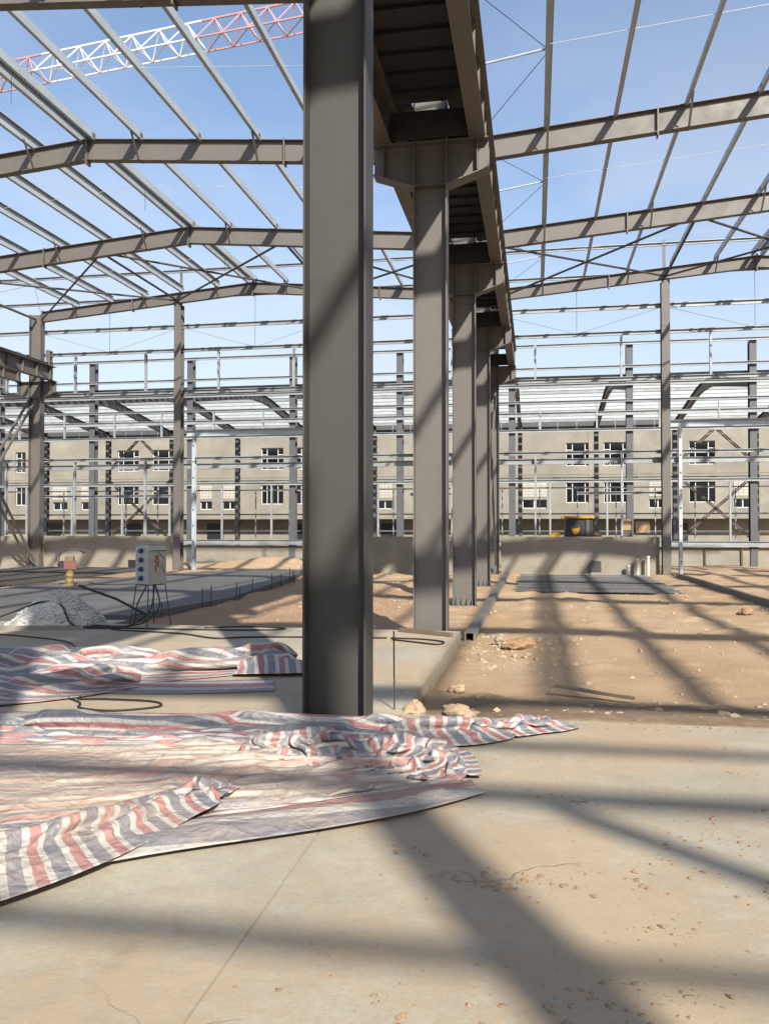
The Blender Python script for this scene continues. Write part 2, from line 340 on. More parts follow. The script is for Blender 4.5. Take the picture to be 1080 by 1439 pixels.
def ground_z(x, y):
    z = -0.20 + 0.08 * (fbm(x * 0.55, y * 0.55, 5) - 0.5) + 0.05 * (fbm(x * 2.2, y * 2.2, 4, 0.6) - 0.5)
    lump = fbm(x * 1.1 + 40, y * 1.1, 3); z = z + 0.06 * sstep(.58, .75, lump) * (0.4 + fbm(x * 5, y * 5, 3))
    mat = sstep(-1.0, -.6, x) * (1 - sstep(3.8, 4.2, x)) * sstep(22.0, 22.5, y) * (1 - sstep(30.1, 30.5, y)); z = z * (1 - mat) - 0.235 * mat
    ramp = (1 - sstep(EDGE_R + 0.1, EDGE_R + 2.2, y)) * sstep(-0.9, -0.2, x)
    z = z * (1 - ramp) + ramp * (-0.015 + 0.03 * (fbm(x * 3.1, y * 3.1, 4) - 0.5))
    heap = sstep(-7.6, -5.8, x) * (1 - sstep(-4.0, -2.2, x)) * sstep(12.6, 14.0, y) * (1 - sstep(22, 27, y))
    z = z + heap * (0.10 + 0.12 * (fbm(x * 0.9, y * 0.9, 4) - 0.4))
    spoil = np.exp(-(((x + 10.6) / 2.6) ** 2 + ((y - 33.6) / 1.2) ** 2)); z = z + 0.45 * spoil
    left = sstep(-13.5, -14.5, -0 * x + x) if False else (1 - sstep(-14.2, -12.6, x)) * sstep(13, 14, y)
    z = z + 0.12 * left * (fbm(x * 0.7 + 9, y * 0.7, 4) - 0.4)
    far = sstep(33, 43, y); z = z - 0.3 * far
    under = ((y < EDGE_R - 0.02) | ((x < SLAB_X - 0.02) & (y < EDGE_L - 0.02)))
    z = np.where(under, -0.34, z)
    return z
def axis(lo, hi, step, far):
    a = np.arange(lo, hi, step); g = [step * 1.5]
    while sum(g) < far: g.append(g[-1] * 1.35)
    c = np.cumsum(g); return np.concatenate([lo - c[::-1], a, hi - step + c])
gx = axis(-21, 9.5, 0.10, 700); gy = axis(6.5, 34, 0.10, 900)
GX, GYY = np.meshgrid(gx, gy)
# keep the soil off the pad and steady far away
GZ = ground_z(GX, GYY)
def inside(poly, x, y):
    r = np.zeros(x.shape, bool); n = len(poly)
    for i in range(n):
        (x0, y0), (x1, y1) = poly[i], poly[(i + 1) % n]
        c = ((y0 > y) != (y1 > y)) & (x < (x1 - x0) * (y - y0) / (y1 - y0 + 1e-12) + x0); r ^= c
    return r
GZ = np.where(inside(PAD, GX, GYY), -0.16, GZ)
V = np.stack([GX.ravel(), GYY.ravel(), GZ.ravel()], 1)
gm = np_mesh('ground', V, grid_faces(len(gx), len(gy)), 'soil')
dampv = (sstep(EDGE_R - 0.2, EDGE_R + 0.15, GYY) * (1 - sstep(EDGE_R + 1.1, EDGE_R + 2.0, GYY + 0.7 * (fbm(GX, GYY, 4) - 0.5))) * sstep(-1.1, -0.6, GX)).ravel()
redv = (sstep(-8.5, -7, GX) * (1 - sstep(-3, -1.6, GX)) * sstep(12, 13, GYY) * (1 - sstep(18, 26, GYY))).ravel()
vcol(gm, 'damp', np.stack([dampv, redv, 0 * dampv], 1))
struct(link('ground', gm))

# cast floor slab: bays separated by sawn joints
slab = struct(link('concrete_slab', None))
def slab_bay(x0, x1, y0, y1, wob_y1=False):
    nx, ny = max(2, int((x1 - x0) / 0.25)), max(2, int((y1 - y0) / 0.25))
    mb = MB(); xs = np.linspace(x0, x1, nx + 1); top = []
    m = MB().b2((x0 + .0015, y0 + .0015, -0.33), (x1 - .0015, y1 - .0015, 0.0)).mesh('slab_bay', 'slab')
    import bmesh
    bm = bmesh.new(); bm.from_mesh(m); bmesh.ops.bevel(bm, geom=[e for e in bm.edges], offset=0.004, segments=2, affect='EDGES'); bm.to_mesh(m); bm.free()
    link('slab_bay', m, slab)
for x0, x1, y0, y1 in ((SLAB_X, 6.0, 0.9, EDGE_R), (SLAB_X, 6.0, -8, 0.9), (6.0, 18, -8, EDGE_R), (-7.5, SLAB_X, -8, 4.1), (-7.5, SLAB_X, 4.1, EDGE_L), (-20, -7.5, -8, 4.1), (-20, -7.5, 4.1, EDGE_L)):
    slab_bay(x0, x1, y0, y1)
# freshly poured pad
mb = MB(); n = len(PAD); mb.add([(x, y, -0.28) for x, y in PAD] + [(x, y, -0.02) for x, y in PAD], [tuple(range(n))[::-1], tuple(range(n, 2 * n))] + [(k, (k + 1) % n, n + (k + 1) % n, n + k) for k in range(n)])
struct(mb.build('fresh_concrete_floor', 'wet'))

# ================================================================== the steel hall
hall = thing('steel_hall', 'unclad taupe steel portal frame hall standing over the slab with crane girders and galvanised purlins', 'building')
SL = 0.0844; ZV = 10.01; ZR = 10.79; RD = 0.50
def rz_top(x):          # top of rafter at x
    b = ROW if x > ROW else LROW
    return ZV + SL * (9.0 - abs((x - b) - 9.0)) if x < RROW + .1 else ZV
def h_column(mat, base_z, top, loc, extra=True, stiff=False):
    mb = MB().ext(iprof(0.30, 0.50, 0.016, 0.012), (0, 0, base_z), (0, 0, top), (0, 1, 0), (1, 0, 0))
    c = mb.build('column', mat, hall, loc=loc)
    b = MB().b2((-0.31, -0.22, base_z - 0.03), (0.31, 0.22, base_z + 0.004)) if stiff else None
    if stiff:
        for k in (-0.17, -0.06, 0.06, 0.17):
            for s in (-1, 1): b.add([(k - .006, s * 0.008, base_z), (k - .006, s * 0.16, base_z), (k - .006, s * 0.008, base_z + 0.2), (k + .006, s * 0.008, base_z), (k + .006, s * 0.16, base_z), (k + .006, s * 0.008, base_z + 0.2)], [(0, 1, 2), (5, 4, 3), (0, 3, 4, 1), (1, 4, 5, 2), (2, 5, 3, 0)])
    if stiff: b.build('base_plate', mat, c)
    if extra:
        for s in (-1, 1):      # crane brackets
            x0, x1 = s * 0.25, s * 0.86; k = MB()
            k.ext([(x0, 6.62), (x1, 6.83), (x1, 7.27), (x0, 7.27)], (0, -0.006, 0), (0, 0.006, 0), (1, 0, 0), (0, 0, 1))
            k.b2((min(x0, x1), -0.14, 7.256), (max(x0, x1), 0.14, 7.272))
            k.ext([(x0, 6.604), (x1, 6.814), (x1, 6.83), (x0, 6.62)], (0, -0.14, 0), (0, 0.14, 0), (1, 0, 0), (0, 0, 1))
            k.b2((s * 0.70 - .006, -0.138, 6.80), (s * 0.70 + .006, 0.138, 7.255))
            k.build('bracket', mat, c)
        st = MB()
        for z in (6.61, 7.262):
            for sy in (-1, 1): st.box((0, sy * 0.077, z), (0.466, 0.14, 0.012))
        st.build('stiffener', mat, c)
    return c
for i, y in enumerate(FR):
    dz = 0.0 if y < EDGE_L + 0.3 else -0.19
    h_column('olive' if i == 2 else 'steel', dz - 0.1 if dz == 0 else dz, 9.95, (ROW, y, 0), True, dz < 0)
    h_column('steel', -0.19, 9.95, (LROW, y, 0), True, True)
    h_column('steel', -0.19, 9.95, (RROW, y, 0), True, True)
# rafters: one half each, with end plates, fly braces
clipm = MB().box((0, 0, 0), (0.008, 0.14, 0.20)).mesh('purlin_clip', 'steel')
OFFS = [0.14, 1.36, 2.82, 4.28, 5.74, 7.2]
for i, y in enumerate(FR):
    dep = 0.40 if i in (0, len(FR) - 1) else RD
    for b in (LROW, ROW):
        rx = b + 9.0
        for s in (-1, 1):
            x0, x1 = rx + s * 8.74, rx
            p0 = Vector((x0, y, ZR - SL * 8.74 - dep / 2)); p1 = Vector((x1 + s * 0.008, y, ZR - dep / 2))
            nrm = Vector((-(p1 - p0).z, 0, (p1 - p0).x)).normalized(); nrm = nrm if nrm.z > 0 else -nrm
            mb = MB().ext(iprof(0.20, dep, 0.012, 0.008), p0, p1, (0, 1, 0), nrm)
            raf = mb.build('rafter', 'steel', hall)
            pl = MB()
            for xx in (x0, x1 + s * 0.012): pl.box((xx, y, rz_top(xx) - dep / 2), (0.018, 0.205, dep + 0.16))
            xx = rx + s * 4.9; pl.box((xx, y, rz_top(xx) - dep / 2), (0.03, 0.205, dep + 0.11))
            pl.build('splice_plate', 'steel', raf)
            for o in OFFS:
                xx = rx + s * o; link('purlin_clip', clipm, raf, (xx + s * 0.012, y, rz_top(xx) + 0.10))
            for o in (OFFS[1], OFFS[3], OFFS[5]):
                xx = rx + s * o; zt = rz_top(xx)
                for q in (-1, 1):
                    if q * 1 > 0 and i == len(FR) - 1: continue
                    if q < 0 and i == 0: continue
                    MB().bar((xx, y + q * 0.11, zt - dep + 0.02), (xx + 0.012, y + q * 0.55, zt + 0.04), 0.05, 0.006).build('fly_brace', 'steel', raf)
# purlins
pm = {}
for b in (LROW, ROW):
    rx = b + 9.0
    for s in (-1, 1):
        k = s; zp = zprof(); zp = [(i_ * k, j) for i_, j in zp]; zp = zp[::-1] if k < 0 else zp
        if k not in pm: pm[k] = MB().ext(zp, (0, -3.0, 0), (0, 3.0, 0), (1, 0, 0), (0, 0, 1)).mesh('purlin', 'zinc')
        for o in OFFS:
            x = rx + s * o
            for y0 in FR[:-1]: link('purlin', pm[k], hall, (x, y0 + 3.0, rz_top(x) + 0.125), (0, s * math.atan(SL), 0))
# eave struts along the rows
tubem = MB().cyl((0, -2.9, 0), (0, 2.9, 0), 0.05, 10).mesh('eave_strut', 'steel')
for b in (LROW, ROW, RROW):
    for y0 in FR[:-1]: link('eave_strut', tubem, hall, (b, y0 + 3.0, 9.75))
# sag rods between purlins and roof rods
rodm = {}
for b in (LROW, ROW):
    rx = b + 9.0
    for y0 in FR[:-1]:
        for s in (-1, 1):
            mb = MB()
            xs = [rx + s * o for o in OFFS]
            for a_, b_ in zip(xs[:-1], xs[1:]): mb.tube([(a_, y0 + 3.0 + 0.03 * s, rz_top(a_) + 0.14), (b_, y0 + 3.0 + .03 * s, rz_top(b_) + 0.14)], 0.0065, 5, False)
            mb.build('sag_rod', 'zinc', hall)
            xe = rx + s * 8.75; xl = xs[-1]
            MB().tube([(xl, y0 + 3.0, rz_top(xl) + 0.08), (xe, y0 + 3.0, rz_top(xe) - 0.02)], 0.022, 8).build('eave_tie', 'zinc', hall)
            for q in (0.15, 5.85): MB().tube([(xl, y0 + 3.0, rz_top(xl) + 0.04), (xe, y0 + q, rz_top(xe) - 0.05)], 0.007, 5).build('brace_rod', 'rod', hall)
# roof bracing in the last bay
for b in (LROW, ROW):
    xs = [b + 0.3, b + 6.0, b + 12.0, b + 17.7]
    for x0, x1 in zip(xs[:-1], xs[1:]):
        for a_, c_ in ((x0, x1), (x1, x0)):
            MB().tube([(a_, FR[-2] + .12, rz_top(a_) - 0.30), (c_, FR[-1] - .12, rz_top(c_) - 0.30)], 0.035, 8).build('roof_brace', 'rod', hall)
    for x0 in xs[1:3]: MB().tube([(x0, FR[-2] + .02, rz_top(x0) - 0.30), (x0, FR[-1] - .02, rz_top(x0) - .30)], 0.04, 8).build('roof_strut', 'rod', hall)
# hanging sag rods off the ridge
for y in FR[3:6]:
    MB().tube([(LROW + 9, y + 3, 10.75), (LROW + 9.0, y + 3, 10.2)], 0.006, 5).build('drop_rod', 'rod', hall)
# crane girders and walkway plates over the rows
gird = MB().ext(iprof(0.24, 0.55, 0.016, 0.010, 0.36), (0, -2.995, 0), (0, 2.995, 0), (1, 0, 0), (0, 0, 1))
for k in np.linspace(-2.7, 2.7, 7):
    for s in (-1, 1): gird.b2((min(s * .005, s * .11), k - .005, -0.255), (max(s * .005, s * .11), k + .005, 0.255))
gird = gird.mesh('crane_girder', 'steel')
rail = MB().ext([(-.05, 0), (.05, 0), (.05, .015), (.012, .03), (.012, .09), (.035, .1), (.035, .13), (-.035, .13), (-.035, .1), (-.012, .09), (-.012, .03), (-.05, .015)], (0, -2.995, .276), (0, 2.995, .276), (1, 0, 0), (0, 0, 1)).mesh('crane_rail', 'dark')
plate = MB(); plate.b2((-0.56, -0.2445, 0), (0.56, 0.2445, 0.008)); plate.b2((-0.5, -0.035, -0.05), (0.5, -0.029, -0.0005))
plate = plate.mesh('walkway_plate', 'plate')
stripp = MB().b2((-0.56, -0.071, 0), (0.56, 0.071, 0.008)).mesh('walkway_plate', 'plate')
sidep = MB().b2((-0.145, -0.155, 0), (0.145, 0.10, 0.008)).mesh('walkway_plate', 'plate')
for b in (LROW, ROW, RROW):
    for s in (-1, 1):
        for y0 in FR[:-1]:
            g = link('crane_girder', gird, hall, (b + s * 0.70, y0 + 3.0, 7.275 + 0.275)); link('crane_rail', rail, g)
    if b != ROW: continue
    for y0 in FR[:-1]:
        for q in (-1, 1): link('walkway_plate', stripp, hall, (b, y0 + q * 0.232, 7.835))
        for s in (-1, 1): link('walkway_plate', sidep, hall, (b + s * 0.415, y0, 7.835))
        for k in range(11): link('walkway_plate', plate, hall, (b, y0 + 0.55 + 0.49 * k, 7.835))
shade_pm = MB().b2((-0.59, -0.19, 7.285), (0.59, -0.182, 7.70)).mesh('shade_plate', 'plate')  # added near-black plate, stands in for the deep shade at the column heads
for y0 in FR: link('shade_plate', shade_pm, hall, (ROW, y0, 0))
# end stops at the far gable
for b in (LROW, ROW):
    for s in (-1, 1):
        mb = MB().b2((-0.09, -0.10, 7.84), (0.09, -0.08, 8.45)).b2((-0.09, 0.08, 7.84), (0.09, 0.10, 8.45)).b2((-0.006, -0.079, 7.84), (0.006, 0.079, 8.45))
        for k in (8.0, 8.2, 8.4): mb.b2((-0.08, -0.078, k), (0.08, 0.078, k + .012))
        mb.build('end_stop', 'steel', hall, loc=(b + s * 0.70, GY - 0.25, 0))
# battened cross bracing beside the last column of each row
for b in (LROW, ROW):
    for (z0, z1, ya, yb) in ((0.15, 6.5, GY - 0.3, FR[-2] + 0.3), (6.5, 0.15, GY - 0.3, FR[-2] + 0.3)):
        mb = MB(); p, q = Vector((b, ya, z0)), Vector((b, yb, z1)); d = q - p
        for s in (-1, 1): mb.bar(p + Vector((s * .14, 0, 0)), q + Vector((s * .14, 0, 0)), 0.07, 0.07)
        for k in range(1, 10): mb.bar(p + d * (k / 10) + Vector((-.105, 0, 0)), p + d * (k / 10) + Vector((.105, 0, 0)), 0.06, 0.012)
        mb.build('column_brace', 'steel', hall)
# gables: wind columns, girts, window posts, door frames
WX = [LROW + 6, LROW + 12, ROW + 6, ROW + 12]
wind = {}
for gy_, sgn in ((GY, 1), (FR[0], -1)):
    for x in WX:
        top = rz_top(x) - 0.43
        wc = MB().ext(iprof(0.28, 0.34, 0.014, 0.009), (0, 0, -0.2), (0, 0, top), (1, 0, 0), (0, 1, 0)).build('wind_column', 'steel', hall, loc=(x, gy_ + sgn * 0.05, 0))
        MB().b2((-0.05, sgn * 0.171 - 0.02, top - .3), (0.05, sgn * 0.171 + 0.02, 11.6)).build('girt_post', 'steel', wc)
def girt(x0, x1, y, z, h=0.16, sgn=-1, mat='zinc_dull'):
    return MB().ext(cprof(h, 0.07), (x0, y, z), (x1, y, z), (0, sgn, 0), (0, 0, 1)).build('girt', mat, hall)
gyf = GY + 0.24
segs = [(LROW - 3, LROW + 6), (LROW + 6, LROW + 12), (LROW + 12, ROW), (ROW, ROW + 6), (ROW + 6, ROW + 12), (ROW + 12, RROW)]
for (a_, b_) in segs:
    a_ += 0.003; b_ -= 0.003
    door = abs(a_ - (LROW + 6)) < .1 or abs(a_ - (ROW + 6)) < .1
    for z, h in ((11.45, 0.12), (10.42, 0.12), (9.28, 0.16), (8.36, 0.14), (6.74, 0.14)): girt(a_, b_, gyf, z, h)
    girt(a_, b_, gyf, 4.14, 0.12); girt(a_, b_, gyf + 0.16, 3.86, 0.2)
    if not door:
        girt(a_ + 3.0, b_, gyf, 2.7, 0.1)
    n_ = int(round((b_ - a_) / 3.0))
    for k in range(1, 2 * n_):
        x = a_ + (b_ - a_) * k / (2 * n_)
        if k % 2 == 1:
            MB().ext(cprof(0.14, 0.07), (x, gyf, 6.82), (x, gyf, 8.28), (1, 0, 0), (0, 1, 0)).build('window_post', 'zinc_dull', hall)
            if not door: MB().ext(cprof(0.13, 0.07), (x, gyf, 1.17), (x, gyf, 4.075), (1, 0, 0), (0, 1, 0)).build('window_post', 'zinc_dull', hall)
for x0, x1 in ((LROW + 6.5, LROW + 11.6), (ROW + 6.45, ROW + 11.6)):
    for x, s in ((x0, 1), (x1, -1)):
        dp = MB().ext(cprof(0.20, 0.11), (x, GY + 0.24, -0.2), (x, GY + 0.24, 5.0), (s, 0, 0), (0, 1, 0)).build('door_post', 'zinc', hall)
        bo = MB()
        for z in np.arange(0.3, 5.0, 0.62): bo.box((x + s * 0.06, GY + 0.13, z), (0.05, 0.02, 0.05))
        bo.build('bolts', 'dark', dp)
    hd = MB().ext(cprof(0.24, 0.1), (x0 - .3, GY + 0.34, 5.13), (x1 + .3, GY + 0.34, 5.13), (0, -1, 0), (0, 0, 1)).build('door_header', 'zinc', hall)
    bo = MB()
    for x in np.arange(x0 + .6, x1, 1.0): bo.cyl((x, GY + 0.338, 5.13), (x, GY + 0.36, 5.13), 0.06, 8)
    bo.build('bolts', 'dark', hd)
# sag rods of the far gable
for x in (LROW + 3, LROW + 9, ROW + 3, ROW + 9):
    MB().tube([(x, gyf, 10.4), (x, gyf, 8.4)], 0.008, 5).build('sag_rod', 'rod', hall)
    for s in (-1, 1): MB().tube([(x + s * .1, gyf, 8.42), (x + s * 2.8, gyf, 9.2)], 0.006, 5).build('sag_rod', 'rod', hall)
# near gable behind the viewer (only its shadows reach the floor)
gyn = FR[0] - 0.26
for (a_, b_) in segs[1:]:
    for z, h in ((9.33, 0.14), (8.46, 0.22), (7.0, 0.11), (4.1, 0.2)): girt(a_ + .003, b_ - .003, gyn, z, h, -1)
MB().bar((5.6, gyn - 0.12, 8.4), (7.9, gyn - 0.12, 5.0), 0.13, 0.13).build('gable_brace', 'steel', hall)

# ================================================================== low walls and kerbs
def wall(name, label, x0, x1, y, z0, z1, th=0.24, mat='plaster'):
    m = MB().b2((x0, y - th / 2, z0), (x1, y + th / 2, z1)).mesh(name, mat)
    import bmesh
    bm = bmesh.new(); bm.from_mesh(m); bmesh.ops.bevel(bm, geom=bm.edges[:], offset=0.012, segments=2, affect='EDGES'); bm.to_mesh(m); bm.free()
    o = link(name, m); tag(o, label, 'wall', 'low rendered walls under the far gable'); return o
WY = GY + 0.36
wall('low_wall', 'low cement rendered wall under the gable behind the distribution box', LROW + 0.2, LROW + 5.8, WY, -0.5, 1.14)
wall('low_wall', 'low cement wall at the far left edge beyond the braced column', LROW - 5, LROW - 0.2, WY, -0.5, 1.12)
wall('low_wall', 'low shaded cement wall seen between the two nearest columns', LROW + 12.2, ROW - 0.3, WY, -0.5, 1.14)
wall('low_wall', 'low sunlit cement wall behind the rebar mat and pipe stubs', ROW + 0.3, ROW + 5.8, WY, -0.5, 1.15)
wall('low_wall', 'low cement wall beyond the right door opening of the gable', ROW + 12.2, RROW, WY, -0.5, 1.15)
# channel kerbs
def channel(name, label, p0, p1, w=0.16, h=0.16):
    p0, p1 = Vector(p0), Vector(p1); d = (p1 - p0).normalized(); a = d.cross(Vector((0, 0, 1)))
    t_ = 0.008; pr = [(-w / 2, 0), (w / 2, 0), (w / 2, h), (w / 2 - t_ * 3, h), (w / 2 - t_ * 3, t_), (-w / 2 + t_ * 3, t_), (-w / 2 + t_ * 3, h - t_), (w / 2 - t_ * 3.5, h - t_), (w / 2 - t_ * 3.5, h), (-w / 2, h)]
    o = MB().ext(pr, p0, p1, a, (0, 0, 1)).build(name, 'kerb'); return tag(o, label, 'formwork', 'channel formwork lying on the soil')
channel('formwork_channel', 'grey channel formwork lying along the column row with an open end', (-0.98, 12.75, -0.23), (-0.98, 30.2, -0.23))
channel('formwork_channel', 'grey channel formwork running off to the right from the wind column', (4.72, 29.6, -0.23), (5.03, 17.2, -0.23), 0.12, 0.17)

# ================================================================== second hall beyond the gable
h2 = thing('grey_steel_hall', 'dark grey steel hall frame with galvanised wall rails standing beyond the gable', 'building')
N0, N1, NR = 45.0, 69.0, 57.0
GX2 = [-1.2 + 6 * k for k in range(-8, 5)]
e0, er, e1 = 9.15, 11.15, 9.75
colm = MB().ext(iprof(0.34, 0.42, 0.016, 0.012), (0, 0, -0.6), (0, 0, 11.05), (1, 0, 0), (0, 1, 0)).mesh('column', 'dark')
colf = MB().ext(iprof(0.34, 0.42, 0.016, 0.012), (0, 0, -0.6), (0, 0, e1 + .1), (1, 0, 0), (0, 1, 0)).mesh('column', 'dark')
prof2 = iprof(0.26, 0.55, 0.016, 0.010)
def roof2(y):            # top of the rafters: straight slopes with a rounded ridge
    a = e0 + (er - e0) * (y - N0) / 12 if y < NR else er + (e1 - er) * (y - NR) / 12
    d = max(0.0, 1 - abs(y - NR) / 3.0); return a - 0.26 * d * d
def arc(y0, y1, n_):
    mb = MB(); ys = np.linspace(y0, y1, n_ + 1)
    for a, b in zip(ys[:-1], ys[1:]):
        dz = roof2(b) - roof2(a); mb.ext(prof2, (0, a - .01, roof2(a) - .3), (0, b + .01, roof2(b) - .3), (1, 0, 0), (0, -dz, b - a))
    return mb
rn = arc(N0, NR - .02, 16).mesh('rafter', 'dark'); rf = arc(NR + .02, N1, 16).mesh('rafter', 'dark')
for x in GX2:
    link('column', colm, h2, (x, N0, 0)); link('column', colf, h2, (x, N1, 0))
    link('rafter', rn, h2, (x, 0, 0)); link('rafter', rf, h2, (x, 0, 0))
Lx0, Lx1 = GX2[0], GX2[-1]
def rail2(name, y, z, h, sgn=-1, x0=Lx0, x1=Lx1, mat='zinc_dull', b=0.08):
    return MB().ext(cprof(h, b, 0.02, 0.006), (x0, y, z), (x1, y, z), (0, sgn, 0), (0, 0, 1)).build(name, mat, h2)
for k in range(13):      # roof purlins
    f_ = (k + 0.3) / 13; y_ = N0 + 12 * f_; rail2('purlin', y_, roof2(y_) + 0.12, 0.2, -1, b=0.25)
    y_ = NR + 12 * f_; rail2('purlin', y_, roof2(y_) + 0.12, 0.24, 1, b=0.25, mat='zinc' if k % 3 else 'zinc_dull')
fy = N0 - 0.3
for z, h in ((10.95, 0.16), (9.75, 0.14), (8.85, 0.16), (8.0, 0.12), (7.35, 0.22), (6.5, 0.16), (3.86, 0.16), (0.62, 0.28)): rail2('girt', fy, z, h)
for z, h in ((6.6, .14), (5.4, .1), (4.6, .12), (2.5, .12), (1.1, .1)): rail2('girt', N1 + 0.3, z, h, -1)
for i, x in enumerate(GX2[:-1]):
    for k in (0.02, 0.5):
        xx = x + 6 * k + 1.3
        MB().ext(cprof(0.12, 0.09), (xx, fy, 6.59), (xx, fy, 7.93), (1, 0, 0), (0, 1, 0)).build('window_post', 'zinc_dull', h2)
        MB().ext(cprof(0.12, 0.09), (xx + .5, fy, 0.78), (xx + .5, fy, 3.77), (1, 0, 0), (0, 1, 0)).build('window_post', 'zinc_dull', h2)
    for k in (0.25, 0.75):
        MB().ext(cprof(0.10, 0.08), (x + 6 * k, N1 + .28, -0.5), (x + 6 * k, N1 + .28, 4.5), (1, 0, 0), (0, 1, 0)).build('window_post', 'zinc_dull', h2)
    pn = MB()                       # far eave fascia panels
    for k in range(4): pn.b2((x + 1.5 * k + .02, N1 + 0.24, e1 - 0.62), (x + 1.5 * k + 1.48, N1 + 0.28, e1 + 0.38)).build('fascia_panel', 'dark', h2); pn = MB()
# far wall cross bracing
for x in (GX2[2], GX2[10]):
    c = x + 3
    for a_, b_ in (((x, 0.2), (x + 6, 5.6)), ((x + 6, 0.2), (x, 5.6)), ((x + .3, 6.6), (c - .2, 9.0)), ((x + 5.7, 6.6), (c + .2, 9.0))):
        for s in (-1, 1): MB().bar((a_[0] + s * .1, N1 - .1, a_[1]), (b_[0] + s * .1, N1 - .1, b_[1]), 0.09, 0.09).build('wall_brace', 'brown', h2)
o = MB().b2((Lx0, N0 - 0.14, -0.9), (Lx1, N0 + 0.10, 0.44)).build('base_wall', 'plaster', h2)
hf = MB()
for a_, b_ in (((8.45, -.62), (8.45, .40)), ((10.2, -.62), (10.2, .40)), ((8.45, .40), (10.2, .40)), ((8.45, -.5), (10.2, -.5))): hf.bar((a_[0], N0 - .2, a_[1]), (b_[0], N0 - .2, b_[1]), .08, .08)
hf.build('hatch_frame', 'brown', h2)

# ================================================================== cement-faced building at the back
bl = thing('rendered_building', 'unfinished cement rendered building with rows of white framed windows at the back', 'building')
BY = 82.0; BX0, BX1 = -66.0, 34.0; BZ = 10.9
big = [(-55.0, -52.6), (-43.2, -40.8), (-39.3, -36.9), (-27.45, -25.1), (-23.85, -21.5), (-11.4, -9.0), (-7.6, -5.2), (2.9, 5.3), (6.4, 8.8), (14.1, 16.4), (21.6, 24.0), (25.4, 27.8)]
small = [(-50.6, -48.9), (-47.3, -45.7), (-34.0, -32.7), (-31.6, -30.0), (-18.9, -17.3), (-15.4, -13.9), (-1.2, 1.1), (10.5, 12.2), (18.0, 19.7)]
holes = [(a_, b_, 7.25, 9.45) for a_, b_ in big] + [(a_, b_, 3.72, 5.7) for a_, b_ in big] + [(a_, b_, 3.2, 4.05) for a_, b_ in small]
def wall_holes(x0, x1, z0, z1, y, th, holes):
    xs = sorted({x0, x1, *[h[0] for h in holes], *[h[1] for h in holes]}); zs = sorted({z0, z1, *[h[2] for h in holes], *[h[3] for h in holes]})
    solid = lambda i, j: 0 <= i < len(xs) - 1 and 0 <= j < len(zs) - 1 and not any(h[0] < (xs[i] + xs[i + 1]) / 2 < h[1] and h[2] < (zs[j] + zs[j + 1]) / 2 < h[3] for h in holes)
    mb = MB()
    for i in range(len(xs) - 1):
        for j in range(len(zs) - 1):
            if not solid(i, j): continue
            a, b, c, d = xs[i], xs[i + 1], zs[j], zs[j + 1]
            mb.add([(a, y, c), (b, y, c), (b, y, d), (a, y, d)], [(0, 1, 2, 3)])
            for (ii, jj, q) in ((i - 1, j, ((a, c), (a, d))), (i + 1, j, ((b, d), (b, c))), (i, j - 1, ((b, c), (a, c))), (i, j + 1, ((a, d), (b, d)))):
                if not solid(ii, jj):
                    (xa, za), (xb, zb) = q; mb.add([(xa, y, za), (xb, y, zb), (xb, y + th, zb), (xa, y + th, za)], [(0, 1, 2, 3)])
    return mb
wall_holes(BX0, BX1, 2.2, BZ, BY, 0.3, holes).build('wall', 'facade', bl)
MB().b2((BX0, BY + 0.02, BZ + .002), (BX1, BY + 12, BZ + 0.25)).build('roof', 'facade', bl)
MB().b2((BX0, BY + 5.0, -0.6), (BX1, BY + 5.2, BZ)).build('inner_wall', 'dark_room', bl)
for z in (2.2, 6.4): MB().b2((BX0, BY + 0.32, z), (BX1, BY + 5.0, z + 0.2)).build('floor', 'facade', bl)
MB().b2((BX0, BY + 2.0, -0.6), (BX1, BY + 2.25, 2.19)).build('ground_wall', 'facade', bl)
for x in np.arange(BX0 + 5, BX1, 9.3): MB().b2((x - .9, BY + 1.93, -0.4), (x + .9, BY + 1.995, 1.75)).build('door', 'black', bl)
wmesh = {}
def window(x0, x1, z0, z1, kind):
    w, h = x1 - x0, z1 - z0; key = (round(w, 1), round(h, 1), kind)
    if key not in wmesh:
        f = MB(); t_ = 0.06
        f.b2((0, 0, 0), (w, .06, t_)).b2((0, 0, h - t_), (w, .06, h)).b2((0, 0, t_), (t_, .06, h - t_)).b2((w - t_, 0, t_), (w, .06, h - t_))
        if kind == 'big':
            for a in (0.25, 0.74): f.b2((w * a - .03, .003, t_), (w * a + .03, .057, h - t_))
            for a, b in ((0, .25), (.74, 1)): f.b2((w * a + .05, .006, h * .68), (w * b - .05, .054, h * .68 + .06))
        else: f.b2((w * .46, .003, t_), (w * .46 + .09, .057, h - t_))
        g = MB().b2((t_, .02, t_), (w - t_, .03, h - t_)).mesh('pane', 'glass')
        wmesh[key] = (f.mesh('window', 'white'), g)
    f, g = wmesh[key]; o = link('window', f, bl, (x0, BY + 0.2, z0)); link('pane', g, o)
for (a_, b_, c_, d_) in holes: window(a_, b_, c_, d_, 'big' if d_ - c_ > 1 else 'small')
for a_, b_ in small:
    mb = MB(); w_ = (b_ - a_) / 4
    for r_ in range(5):
        for k in range(4): mb.b2((a_ + w_ * k + .01, BY - 0.035 - 0.012 * ((k + r_) % 2), 4.3 + .27 * r_ + .01), (a_ + w_ * (k + 1) - .01, BY - 0.002, 4.3 + .27 * r_ + .255))
    mb.build('block_infill', 'blockwork', bl)
    MB().b2((a_ - .1, BY - 0.02, 7.35), (b_ + .1, BY - 0.003, 9.0)).build('patch_panel', 'facade', bl)
for z in (6.42,): MB().b2((BX0, BY - 0.035, z), (BX1, BY - 0.003, z + 0.10)).build('floor_band', 'facade', bl)
